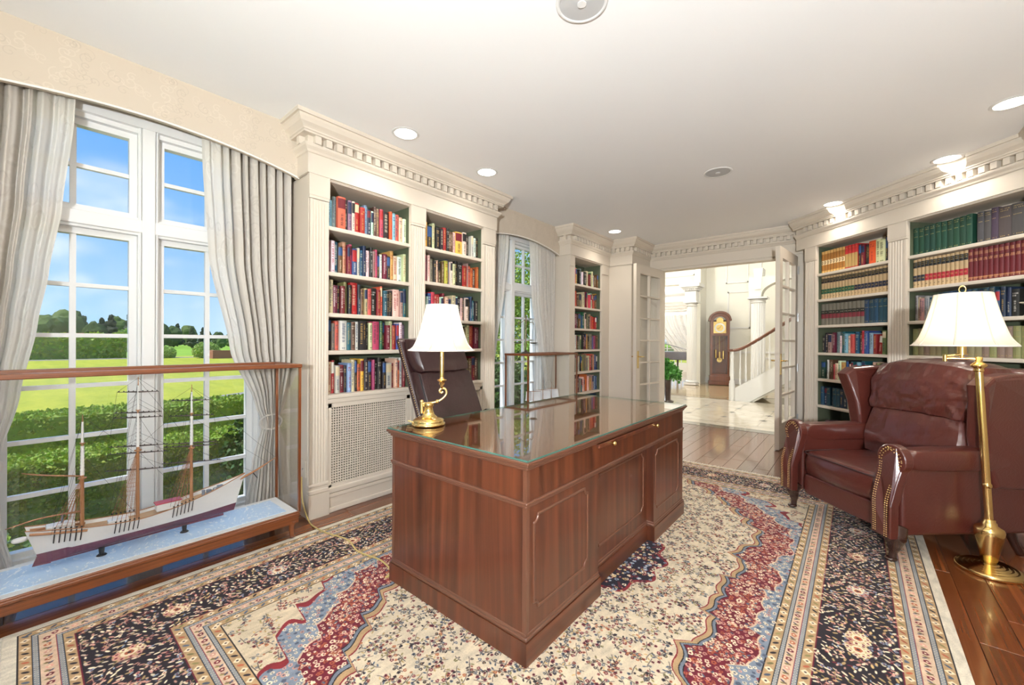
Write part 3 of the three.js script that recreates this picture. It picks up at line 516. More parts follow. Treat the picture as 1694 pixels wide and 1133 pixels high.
function curtain(label, outer, lead, pleats, seed) { // tables of [height, z]
  const o = thing('curtain', label, 'curtain'), R = rng(seed), ph = R() * 6;
  const f = (a, b) => (u, v) => {
    const y = mixv(2.62, 0.012, v), w = mixv(a, b, u), zo = lerpTable(outer, y), zl = lerpTable(lead, y), wid = Math.abs(zl - zo), k = clamp(wid / 0.48, 0.25, 1);
    const flat = smooth(0.72, 0.9, w), amp = (0.030 * (1 - 0.62 * flat)) * (0.45 + 0.55 * k);
    const s = w * pleats * 2 * Math.PI + ph + 0.22 * Math.sin(y * 1.3 + w * 5);
    const px = Math.sin(s) * amp + 0.006 * Math.sin(s * 0.37 + y * 2.1) + 0.35 * amp * Math.sin(2 * s + 1) ;
    return [-3.083 + px * 0.9, y, mixv(zo, zl, w + 0.012 * Math.sin(s * 0.5 + 2) * (1 - w) * w * 4)];
  };
  const arc = 1.1;
  mesh('drape', surf(f(0, 0.70), Math.round(pleats * 12), 70, [arc * 0.7, 2.4]), M.drape, o);
  mesh('leading_edge', surf(f(0.70, 1), 36, 70, [arc * 0.4, 2.4]), M.lining, o);
  const tie = lead.find((t) => t[2] === 'tie'), zo = lerpTable(outer, tie[0]);
  const zm = (zo + tie[1]) / 2, hw = Math.abs(zo - tie[1]) / 2 + 0.012;
  mesh('tieback', new THREE.TorusGeometry(1, 0.12, 8, 28).scale(hw, 0.05, 0.12).rotateY(Math.PI / 2).translate(-3.083, tie[0], zm), M.lining, o);
}
curtain('pleated grey-white curtain tied back beside the two-bay bookcase, ship case before it', [[2.7, -1.238], [1.1, -1.236], [0.66, -1.155], [0, -1.19]], [[2.7, -0.70], [2.35, -0.712], [1.75, -0.745], [1.15, -0.86], [0.80, -1.00], [0.66, -1.045, 'tie'], [0.4, -0.985], [0, -0.93]], 10, 3);
curtain('pale draped curtain at the stern end of the ship case', [[2.7, 0.295], [1.1, 0.29], [0.55, 0.20], [0, 0.23]], [[2.7, -0.185], [2.35, -0.17], [1.9, -0.13], [1.55, -0.085], [1.3, -0.05], [0.95, 0.005], [0.62, 0.075, 'tie'], [0.35, 0.06], [0, 0.0]], 9, 8);
curtain('narrow pleated curtain beside the fluted end of the two-bay bookcase', [[2.7, -3.13], [1.1, -3.13], [0.66, -3.20], [0, -3.16]], [[2.7, -3.62], [2.3, -3.60], [1.8, -3.54], [1.2, -3.42], [0.8, -3.34], [0.66, -3.31, 'tie'], [0.3, -3.35], [0, -3.37]], 9, 12);
curtain('draped curtain against the narrow bookcase, behind the small ship case', [[2.7, -4.56], [1.1, -4.555], [0.66, -4.47], [0, -4.52]], [[2.7, -4.02], [2.3, -4.035], [1.75, -4.07], [1.2, -4.19], [0.82, -4.32], [0.66, -4.36, 'tie'], [0.4, -4.31], [0, -4.25]], 10, 17);

// ---------------------------------------------------------------- outdoors
const GY = -0.8;
const tGrass = dataTex(512, 512, (u, v) => { const n = 0.5 + 0.5 * pn(u, v, 90, 90, 3), m = 0.5 + 0.5 * pn(u, v, 9, 9, 8), s = 0.5 + 0.5 * pn(u, v, 3, 30, 2); const t = clamp(n * 0.4 + m * 0.25 + s * 0.35); return [mixv(118, 202, t) / 255, mixv(136, 190, t) / 255, mixv(18, 62, t) / 255]; });
tGrass.repeat.set(0.08, 0.08);
M.grass = std({ map: tGrass, roughness: 0.95 });
const tField = tGrass.clone(); tField.repeat.set(0.02, 0.012); tField.needsUpdate = true;
M.field = std({ map: tField, color: lin(0.6, 1.0, 0.8), roughness: 0.95 });
M.asphalt = std({ color: lin(0.27, 0.25, 0.25), roughness: 0.9 });
M.soil = std({ color: lin(0.06, 0.05, 0.035), roughness: 1 });
struct('lawn', [muv(bx(-66, -7.4, GY - 0.3, GY, -60, 60)), muv(bx(-7.4, 30, GY - 0.3, GY - 0.002, 3, 60))], M.grass, 'mown striped green lawn outside the windows', 'lawn');
struct('ground_bed', bx(-7.4, 1, GY - 0.3, GY + 0.01, -60, 3), M.soil, 'dark planting bed along the house wall', 'ground');
struct('far_field', muv(bx(-600, -66, GY - 0.3, GY - 0.05, -500, 400)), M.field, 'flat green crop field reaching to the horizon', 'field');
{ // curving drive
  const g = surf((u, v) => { const z = mixv(-1.9, -22, v), x = -16.4 - 0.9 * Math.pow(v, 0.7) * 2 - u * mixv(0.35, 3.4, smooth(0, 0.5, v)); return [x, GY + 0.012, z]; }, 4, 20);
  struct('path_drive', g, M.asphalt, 'grey asphalt drive curving across the lawn', 'drive');
  struct('path_strip', bx(-60.4, -58.6, GY - 0.02, GY + 0.02, -40, 40), M.asphalt, 'thin grey lane in front of the clipped far hedge', 'lane');
}
M.hedge = std({ color: lin(0.20, 0.30, 0.03), roughness: 0.9 });
M.leaf = phy({ color: lin(0.26, 0.38, 0.025), roughness: 0.6, transmission: 0.25, thickness: 0 });
M.leafDark = phy({ color: lin(0.06, 0.14, 0.025), roughness: 0.6, transmission: 0.2, thickness: 0 });
M.leafLight = phy({ color: lin(0.36, 0.50, 0.12), roughness: 0.6, transmission: 0.4, thickness: 0 });
const leafGeo = (() => { const g = new THREE.BufferGeometry(); g.setAttribute('position', new THREE.Float32BufferAttribute([0, 0, 0, 0.5, 0.5, 0.12, 0, 1.1, 0, 0, 0, 0, 0, 1.1, 0, -0.5, 0.5, 0.12], 3)); g.computeVertexNormals(); return prep(g); })();
function leaves(parent, spots, mat, R) { // spots: [x, y, z, size]
  const im = new THREE.InstancedMesh(leafGeo, mat, spots.length), m = new THREE.Matrix4(), q = new THREE.Quaternion(), e = new THREE.Euler(), c = new THREE.Color();
  spots.forEach(([x, y, z, s], i) => { q.setFromEuler(e.set(R() * 6.3, R() * 6.3, R() * 6.3)); im.setMatrixAt(i, m.compose(new THREE.Vector3(x, y, z), q, new THREE.Vector3(s, s, s))); const k = 0.7 + R() * 0.7; im.setColorAt(i, c.setRGB(k * (0.85 + R() * 0.4), k, k * 0.8)); });
  im.name = 'leaves'; im.userData.kind = 'stuff'; shade(im); parent.add(im); return im;
}
function hedge(label, x0, x1, y1, z0, z1, size, n, seed, mat = M.leaf, body = M.hedge) { // x0 < x1, z0 < z1
  const o = thing('hedge', label, 'hedge'), R = rng(seed), w = x1 - x0, h = y1 - GY, l = z1 - z0;
  const g = new THREE.BoxGeometry(w, h, l, 6, 6, Math.ceil(l / 0.3)).translate((x0 + x1) / 2, GY + h / 2, (z0 + z1) / 2), p = g.attributes.position;
  for (let i = 0; i < p.count; i++) { const x = p.getX(i), y = p.getY(i), z = p.getZ(i), k = N3(x * 2.3, y * 2.3, z * 2.3) * 0.1 * Math.min(1, size * 12); p.setXYZ(i, x + k, y + (y > GY + 0.05 ? k * 0.7 : 0), z + k); }
  g.computeVertexNormals(); mesh('branches', g, body, o);
  const sp = []; for (let i = 0; i < n; i++) { const f = R() * (w * l + 2 * h * l); let x, y, z = mixv(z0, z1, R()); if (f < w * l) { x = mixv(x0, x1, R()); y = y1 + (R() - 0.4) * size; } else { x = f < w * l + 1.5 * h * l ? x1 + (R() - 0.4) * size : x0; y = mixv(GY, y1, R()); } sp.push([x, y, z, size * (0.6 + R() * 0.7)]); }
  leaves(o, sp, mat, R); return o;
}
hedge('clipped green hedge close under the window', -6.75, -6.05, 0.0, -10.8, 5, 0.032, 100000, 21);
hedge('second clipped green hedge at the edge of the lawn', -10.3, -9.4, 0.02, -18, 7, 0.042, 80000, 22);
hedge('long clipped hedge far across the lawn', -63.5, -61.5, 1.55, -7.4, 40, 0.32, 9000, 23);
function blob(r, seed, sx, sy, sz, det = 3, rough = 0.35) { const g = new THREE.IcosahedronGeometry(r, det), p = g.attributes.position; for (let i = 0; i < p.count; i++) { const x = p.getX(i), y = p.getY(i), z = p.getZ(i), k = 1 + rough * fbm(x / r * 1.8 + seed, y / r * 1.8, z / r * 1.8, 4); p.setXYZ(i, x * k * sx, y * k * sy, z * k * sz); } g.computeVertexNormals(); return g; }
{ // trees along the far edge of the field
  const R = rng(31), crown = [[0.035, 0.055, 0.022], [0.05, 0.085, 0.022], [0.085, 0.13, 0.03], [0.025, 0.04, 0.02]].map((c) => std({ color: lin(...c), roughness: 1 })), trunk = std({ color: lin(0.06, 0.045, 0.03), roughness: 1 });
  for (let i = 0; i < 34; i++) {
    const ang = mixv(93.5, 71.8, i / 33) + (R() - 0.5) * 0.5, D = 128 + (i % 4) * 20 + R() * 6, x = -D * Math.sin(ang * D2R), z = -D * Math.cos(ang * D2R);
    if (ang < 82.2 && ang > 80.6) continue;
    const right = ang < 80.5, k = (right ? mixv(7.5, 2.6, clamp((80.4 - ang) / 8.5)) : 6 + 4 * R()) * (0.85 + 0.3 * R()) * D / 165, con = R() < 0.45;
    const o = thing(con ? 'conifer_tree' : 'broadleaf_tree', con ? 'dark pointed conifer in the distant treeline' : 'rounded green tree in the distant treeline', 'tree', [x, GY - 0.05, z], 0, con ? 'distant conifers' : 'distant broadleaf trees');
    if (con) { const g = []; for (let t = 0; t < 5; t++) g.push(blob(1, i + t * 3.1, k * (0.26 - t * 0.045), k * 0.16, k * (0.26 - t * 0.045), 2, 0.8).translate(0, k * (0.22 + t * 0.19), 0)); mesh('crown', g, crown[R() < 0.5 ? 0 : 3], o); }
    else mesh('crown', [blob(1, i * 2.7, k * 0.3, k * 0.42, k * 0.33, 3, 0.6).translate(0, k * 0.57, 0), blob(1, i * 1.7 + 9, k * 0.3, k * 0.3, k * 0.32, 3, 0.6).translate(0, k * 0.33, k * 0.06)], crown[1 + (R() < 0.4 ? 1 : 0)], o);
    mesh('trunk', cyl(k * 0.03, k * 0.02, k * 0.3, 0, 0, 0, 8), trunk, o);
  }
  const hz = -128 / Math.tan(86.4 * D2R);
  const h = thing('farmhouse', 'distant farmhouse with long red roofs before the trees', 'house', [-128, GY - 0.05, hz], 0);
  const redR = std({ color: lin(0.5, 0.14, 0.10), roughness: 0.8 });
  mesh('wall', [box(4, 2.0, 4.4, 0, 1.0, 0), box(3.4, 1.6, 2.4, 1, 0.8, 3.1)], M.white, h);
  mesh('roof', [extrude([[-2.4, 0], [2.4, 0], [0, 1.5]], 5).translate(0, 1.95, -2.5), extrude([[-2.1, 0], [2.1, 0], [0, 1.2]], 2.8).translate(1, 1.55, 1.8)], redR, h);
  // shrubs standing in the field
  for (const [a, D, r, c, l] of [[76.6, 58, 1.1, M.leafLight, 'round yellow-green shrub beside the brick planter on the lawn'], [80.1, 60, 0.8, M.leafLight, 'small yellow-green shrub near the window mullion'], [82.6, 95, 2.4, M.leafLight, 'yellow-leaved tree standing before the distant treeline']]) {
    const x = -D * Math.sin(a * D2R), z = -D * Math.cos(a * D2R), o = thing('shrub', l, 'shrub', [x, GY - 0.05, z]); mesh('branches', blob(r, a, 1, 0.8, 1, 3, 0.4).translate(0, r * 0.7, 0), M.hedge, o);
    const sp = []; for (let i = 0; i < 1600; i++) { const t = R() * 6.28, p = Math.acos(1 - 1.6 * R()), k = r * (0.95 + R() * 0.2); sp.push([k * Math.sin(p) * Math.cos(t), r * 0.7 + k * Math.cos(p) * 0.85, k * Math.sin(p) * Math.sin(t), r * 0.16]); } leaves(o, sp, c, R);
  }
  const pl = thing('brick_planter', 'low red-brown brick planter beside the yellow-green shrub', 'planter', [-56 * Math.sin(74.2 * D2R), GY, -56 * Math.cos(74.2 * D2R)]);
  mesh('planter_wall', [box(0.5, 0.9, 3.4, 0, 0.45, 0), box(1.6, 0.9, 0.4, -0.6, 0.45, 1.7), box(1.6, 0.9, 0.4, -0.6, 0.45, -1.7)], std({ color: lin(0.36, 0.15, 0.09), roughness: 0.9 }), pl);
  mesh('soil', box(1, 0.1, 3, -0.6, 0.8, 0), M.soil, pl);
}
function leafy(name, label, cat, x, z, y0, r, sy, n, size, mats, seed, trunkH) {
  const o = thing(name, label, cat, [x, GY, z]), R = rng(seed);
  if (trunkH) mesh('trunk', cyl(0.12, 0.06, trunkH, 0, 0, 0, 10), std({ color: lin(0.32, 0.29, 0.25), roughness: 0.9 }), o);
  for (const m of mats) { const sp = []; for (let i = 0; i < n / mats.length; i++) { const t = R() * 6.28, p = Math.acos(1 - 2 * R()), k = r * Math.pow(R(), 0.4) * (0.8 + 0.5 * N3(Math.cos(t) * 3 + seed, p * 2, Math.sin(t) * 3)); sp.push([k * Math.sin(p) * Math.cos(t), y0 - GY + k * Math.cos(p) * sy, k * Math.sin(p) * Math.sin(t), size * (0.6 + R() * 0.7)]); } leaves(o, sp, m, R); }
  return o;
}
leafy('birch_tree', 'airy light green birch tree filling the second window', 'tree', -12.3, -14.6, 3.0, 3.2, 1.05, 15000, 0.11, [M.leafLight, M.leaf], 51, 3.2);
leafy('birch_tree', 'taller birch tree behind the airy one', 'tree', -14.5, -12.2, 3.6, 3.4, 1.1, 14000, 0.14, [M.leafLight, M.leaf], 52, 3.6);
leafy('yew_bush', 'dark rounded yew bush under the second window', 'bush', -5.2, -5.9, 0.15, 0.95, 0.95, 14000, 0.06, [M.leafDark], 53, 0);
leafy('yew_bush', 'dark yew bush beside the hedge at the end of the first window', 'bush', -5.15, -2.05, 0.0, 0.75, 1.05, 14000, 0.05, [M.leafDark], 54, 0);
leafy('low_shrub', 'low leafy shrub under the first window near the pale curtain', 'shrub', -4.3, 0.25, -0.42, 0.5, 0.75, 9000, 0.04, [M.leaf, M.leafDark], 55, 0);
leafy('low_shrub', 'low dark shrub under the middle of the first window', 'shrub', -4.45, -0.6, -0.55, 0.5, 0.7, 9000, 0.04, [M.leafDark, M.leafDark], 56, 0);

// ---------------------------------------------------------------- rug
{
  const HX = 1.495, HZ = 2.22, S = 1024 / HZ, QW = Math.round(HX * S), QH = 1024;
  const C = { cream: [226, 208, 178], tan: [192, 158, 116], blue: [122, 132, 146], pinkc: [222, 192, 164], dark: [34, 26, 36], maroon: [112, 26, 44], field: [228, 212, 184], bgrey: [134, 146, 162], spand: [220, 202, 172], navy: [28, 26, 44], black: [30, 26, 30], selv: [230, 220, 200], red: [140, 40, 48] };
  const qc = document.createElement('canvas'); qc.width = QW; qc.height = QH; const q = qc.getContext('2d');
  const reg = new Uint8Array(QW * QH), img = q.createImageData(QW, QH), R = rng(4242);
  const stripes = [[0.04, 'selv', 1], [0.044, 'black', 0], [0.076, 'tan', 2], [0.079, 'black', 0], [0.093, 'blue', 3], [0.096, 'black', 0], [0.141, 'pinkc', 4], [0.144, 'red', 0], [0.158, 'blue', 3], [0.161, 'black', 0], [0.19, 'tan', 2], [0.195, 'maroon', 0], [0.448, 'dark', 5], [0.453, 'maroon', 0], [0.487, 'tan', 2], [0.49, 'black', 0], [0.505, 'blue', 3], [0.508, 'red', 0], [0.541, 'pinkc', 4], [0.544, 'black', 0], [0.557, 'blue', 3], [0.56, 'black', 0], [0.592, 'tan', 2], [0.597, 'black', 0]];
  const XI = [[0, 0.70], [0.18, 0.66], [0.2, 0.72], [0.42, 0.71], [0.46, 0.64], [0.62, 0.70], [0.66, 0.73], [0.9, 0.71], [0.94, 0.655], [1.05, 0.62], [1.08, 0.55], [1.2, 0.53], [1.22, 0.44], [1.36, 0.40], [1.38, 0.30], [1.5, 0.25], [1.52, 0.14], [1.62, 0.06], [1.65, -0.02], [2.3, -0.6]];
  const xi = (z) => { for (let i = 0; i < XI.length - 1; i++) if (z < XI[i + 1][0]) return mixv(XI[i][1], XI[i + 1][1], (z - XI[i][0]) / (XI[i + 1][0] - XI[i][0])); return -1; };
  for (let j = 0; j < QH; j++) for (let i = 0; i < QW; i++) {
    const dx = HX - (i + 0.5) / S, dz = HZ - (j + 0.5) / S, e = Math.min(HX - dx, HZ - dz); let col = null, id = 0;
    for (const [w, c, r] of stripes) if (e < w) { col = C[c]; id = r; break; }
    if (!col) {
      const s = (dx - xi(dz)) * (dz > 0.95 ? 0.72 : 1) + 0.012 * Math.sin(dz * 34) , rm = Math.hypot(dx / 0.37, dz / 0.42) + 0.06 * Math.cos(Math.atan2(dz, dx) * 12);
      if (rm < 1) { col = rm > 0.95 ? C.red : C.navy; id = 6; }
      else if (s < -0.045) { col = C.field; id = 7; } else if (s < -0.04) col = C.red; else if (s < -0.02) { col = C.tan; id = 0; } else if (s < -0.016) col = C.black; else if (s < -0.004) col = C.blue; else if (s < 0) col = C.black;
      else if (s < 0.15) { col = C.maroon; id = 8; } else if (s < 0.158) col = C.pinkc; else if (s < 0.27 + 0.02 * Math.sin(dz * 26 + dx * 20)) { col = C.bgrey; id = 9; } else if (s < 0.285 + 0.02 * Math.sin(dz * 26 + dx * 20)) col = C.red; else { col = C.spand; id = 10; }
    }
    const n = 0.94 + 0.10 * N3(i * 0.11, j * 0.035, 2) + (R() - 0.5) * 0.12, ab = 1 + 0.05 * N3(3, j * 0.012, 7), o = (j * QW + i) * 4;
    for (let k = 0; k < 3; k++) img.data[o + k] = clamp(col[k] * n * ab, 0, 255); img.data[o + 3] = 255; reg[j * QW + i] = id;
  }
  q.putImageData(img, 0, 0);
  const at = (x, y) => (x < 0 || y < 0 || x >= QW || y >= QH ? 255 : reg[Math.floor(y) * QW + Math.floor(x)]);
  const css = (c, k = 1) => rgb(c, k), pick = (a) => a[Math.floor(R() * a.length)];
  const P = { burg: [104, 28, 42], olive: [132, 122, 78], slate: [78, 88, 106], cream: [232, 214, 182], rust: [166, 88, 60], pink: [204, 150, 134], ink: [38, 30, 36], sky: [140, 156, 176], gold: [188, 158, 108] };
  function flower(x, y, r, c, cc) { q.fillStyle = css(c, 0.9 + R() * 0.2); const n = 5; for (let k = 0; k < n; k++) { const a = k / n * 6.283 + R(); q.beginPath(); q.arc(x + Math.cos(a) * r * 0.6, y + Math.sin(a) * r * 0.6, r * 0.52, 0, 7); q.fill(); } q.fillStyle = css(cc); q.beginPath(); q.arc(x, y, r * 0.42, 0, 7); q.fill(); }
  function leaf(x, y, l, a, c) { q.fillStyle = css(c, 0.85 + R() * 0.3); q.beginPath(); q.ellipse(x, y, l, l * 0.42, a, 0, 7); q.fill(); }
  function vine(x, y, len, col, w, fl, lf, fr, id, per = 5.5) {
    let a = R() * 6.28; q.strokeStyle = css(col); q.lineWidth = w; let px = x, py = y; const turn = (R() - 0.5) * 0.35;
    for (let k = 0; k < len; k++) { a += turn + (R() - 0.5) * 0.7; const nx = px + Math.cos(a) * per, ny = py + Math.sin(a) * per; if (at(nx, ny) !== id) { a += 2; continue; } q.beginPath(); q.moveTo(px, py); q.lineTo(nx, ny); q.stroke(); const s = k % 2 ? 1 : -1, lx = nx + Math.cos(a + s * 1.3) * fr * 1.6, ly = ny + Math.sin(a + s * 1.3) * fr * 1.6; if (at(lx, ly) === id) { if (R() < 0.55) flower(lx, ly, fr * (0.7 + R() * 0.5), pick(fl), pick([P.cream, P.gold, P.ink])); else leaf(lx, ly, fr * 1.25, a + s, pick(lf)); } px = nx; py = ny; }
  }
  const scatter = (id, n, f) => { let k = 0, g = 0; while (k < n && g++ < n * 60) { const x = R() * QW, y = R() * QH; if (at(x, y) === id) { f(x, y); k++; } } };
  const grid = (id, step, f) => { let row = 0; for (let y = step / 2; y < QH; y += step * 0.87, row++) for (let x = (row % 2 ? step : step / 2); x < QW; x += step) { const px = x + (R() - 0.5) * step * 0.55, py = y + (R() - 0.5) * step * 0.55; if (at(px, py) === id) f(px, py); } };
  grid(7, 19, (x, y) => vine(x, y, 4, P.ink, 1, [P.burg, P.burg, P.slate, P.rust, P.ink], [P.olive, P.slate, P.ink, P.gold], 2.7, 7, 6));
  grid(5, 13, (x, y) => { const fa = 3.1 * N3(x * 0.012, y * 0.012, 4) + 0.8; leaf(x, y, 3.6 + R() * 2.2, fa + (R() - 0.5), pick([P.cream, P.cream, P.pink, P.gold, P.cream])); if (R() < 0.6) leaf(x + 4.5, y + 3, 2.8 + R() * 1.6, fa + 1.2, pick([P.cream, P.olive, P.sky, P.burg, P.pink])); if (R() < 0.22) flower(x - 3, y + 4, 3.4, pick([P.cream, P.pink, P.sky]), P.burg); });
  grid(5, 40, (x, y) => vine(x, y, 6, P.pink, 1.2, [P.pink, P.burg], [P.olive, P.slate], 2.4, 5, 6));
  for (let k = 0; k < 9; k++) { const e = 0.32 * S, along = (0.5 + k * 0.42) * S; for (const [x, y] of [[e, along], [along, e]]) if (at(x, y) === 5) { q.fillStyle = css(k % 2 ? P.sky : P.gold, 0.95); q.beginPath(); q.ellipse(x, y, 19, 23, 0, 0, 7); q.fill(); for (let t = 0; t < 9; t++) flower(x + Math.cos(t * 0.7) * 15, y + Math.sin(t * 0.7) * 18, 5, pick([P.cream, P.pink]), P.burg); q.fillStyle = css(P.cream); q.beginPath(); q.ellipse(x, y, 10, 12, 0, 0, 7); q.fill(); flower(x, y, 6, P.rust, P.ink); } }
  grid(8, 12, (x, y) => flower(x, y, 3.2 + R() * 1.8, pick([P.cream, P.pink, P.rust, P.cream]), P.burg)); scatter(8, 130, (x, y) => vine(x, y, 5, P.rust, 1, [P.cream, P.pink], [P.slate, P.rust], 3, 8));
  grid(9, 11, (x, y) => flower(x, y, 2.4 + R() * 2, pick([P.cream, P.slate, P.cream, P.pink]), P.slate));
  grid(10, 24, (x, y) => vine(x, y, 4, P.ink, 1, [P.burg, P.rust, P.slate], [P.olive, P.gold, P.slate], 2.8, 10));
  scatter(6, 260, (x, y) => flower(x, y, 3 + R() * 2.5, pick([P.cream, P.burg, P.gold, P.sky, P.burg]), pick([P.ink, P.cream])));
  // small repeats along the narrow stripes
  const along = (e, step, f) => { for (let t = 0; t < 2.3 * S; t += step) for (const [x, y, a] of [[e * S, t, 1.57], [t, e * S, 0]]) if (Math.abs(Math.min(x, y) - e * S) < 0.6) f(x, y, a, Math.round(t / step)); };
  for (const e of [0.06, 0.176, 0.47, 0.576]) along(e, 16, (x, y, a, k) => { if (k % 2) { q.fillStyle = css(P.cream); q.save(); q.translate(x, y); q.rotate(a + 0.7); q.fillRect(-5, -5, 10, 10); q.restore(); q.fillStyle = css(P.ink); q.fillRect(x - 1.6, y - 1.6, 3.2, 3.2); } else { leaf(x, y, 6, a + 0.8, pick([P.slate, P.olive, P.rust, P.ink])); } });
  for (const e of [0.086, 0.151, 0.498, 0.551]) along(e, 7, (x, y) => { q.strokeStyle = css(P.cream, 0.95); q.lineWidth = 1; q.beginPath(); q.arc(x, y, 2.2, 0, 7); q.stroke(); });
  for (const e of [0.118, 0.525]) along(e, 13, (x, y, a, k) => { if (k % 2) flower(x, y, 4.6, pick([P.rust, P.burg, P.pink]), P.cream); else { leaf(x, y - 2, 5, a + 1.1, P.olive); leaf(x + 2, y + 2, 4, a - 0.9, P.slate); q.strokeStyle = css(P.burg); q.lineWidth = 1; q.beginPath(); q.moveTo(x - 5, y - 4); q.lineTo(x + 5, y + 4); q.stroke(); } });
  const t = canvasTex(QW * 2, QH * 2, (c) => { for (const [sx, sy] of [[1, 1], [-1, 1], [1, -1], [-1, -1]]) { c.save(); c.translate(sx > 0 ? 0 : QW * 2, sy > 0 ? 0 : QH * 2); c.scale(sx, sy); c.drawImage(qc, 0, 0); c.restore(); } });
  t.wrapS = t.wrapT = THREE.ClampToEdgeWrapping;
  const bump = dataTex(256, 256, () => 0.3 + 0.7 * R(), false); bump.repeat.set(24, 36);
  M.rug = phy({ map: t, bumpMap: bump, bumpScale: 0.0012, roughness: 0.95, sheen: 0.25, sheenColor: lin(0.6, 0.58, 0.55), sheenRoughness: 0.5 });
  const g = prep(rbox(HX * 2, 0.007, HZ * 2, 0.003, 0, 0.0035, 0, 1)), p = g.attributes.position, u = g.attributes.uv;
  for (let i = 0; i < p.count; i++) u.setXY(i, (p.getX(i) + HX) / (2 * HX), 1 - (p.getZ(i) + HZ) / (2 * HZ));
  const o = thing('persian_rug', 'large floral Persian rug with dark borders under the desk', 'rug', [-1.16, 0, -2.17]);
  mesh('pile', g, M.rug, o);
  const fr = [], RF = rng(6); for (const s of [-1, 1]) for (let x = -HX; x < HX; x += 0.009) { const l = 0.02 + RF() * 0.02; fr.push(bar([x, 0.003, s * (HZ - 0.002)], [x + (RF() - 0.5) * 0.02, 0.002, s * (HZ + l)], 0.0022, 0.0014, 4)); }
  mesh('fringe', fr, std({ color: lin(0.72, 0.66, 0.55), roughness: 0.95 }), o).userData.kind = 'stuff';
}

// ---------------------------------------------------------------- desk
const RUGY = 0.007;
function limb(pts, n = 12, seg = 6) { // a round limb of changing thickness through [x, y, z, r] points
  const c = new THREE.CatmullRomCurve3(pts.map((p) => new THREE.Vector3(p[0], p[1], p[2]))), m = (pts.length - 1) * seg, rr = (t) => { const k = t * (pts.length - 1), i = Math.min(pts.length - 2, Math.floor(k)), f = k - i, s = f * f * (3 - 2 * f); return mixv(pts[i][3], pts[i + 1][3], s); };
  const fr = c.computeFrenetFrames(m, false), pos = [], idx = [], uv = [];
  for (let j = 0; j <= m; j++) { const t = j / m, P = c.getPoint(t), r = rr(t); for (let i = 0; i <= n; i++) { const a = i / n * 2 * Math.PI, N = fr.normals[j], B = fr.binormals[j], cx = Math.cos(a) * r, sx = Math.sin(a) * r; pos.push(P.x + N.x * cx + B.x * sx, P.y + N.y * cx + B.y * sx, P.z + N.z * cx + B.z * sx); uv.push(i / n, t); } }
  for (let j = 0; j < m; j++) for (let i = 0; i < n; i++) { const a = j * (n + 1) + i, b = a + 1, d = a + n + 1, e = d + 1; idx.push(a, b, e, a, e, d); }
  for (const [j, flip] of [[0, 1], [m, 0]]) { const P = c.getPoint(j / m), k = pos.length / 3; pos.push(P.x, P.y, P.z); uv.push(0.5, 0.5); for (let i = 0; i < n; i++) { const a = j * (n + 1) + i; flip ? idx.push(k, a + 1, a) : idx.push(k, a, a + 1); } }
  const g = new THREE.BufferGeometry(); g.setAttribute('position', new THREE.Float32BufferAttribute(pos, 3)); g.setAttribute('uv', new THREE.Float32BufferAttribute(uv, 2)); g.setIndex(idx); g.computeVertexNormals(); return prep(g);
}
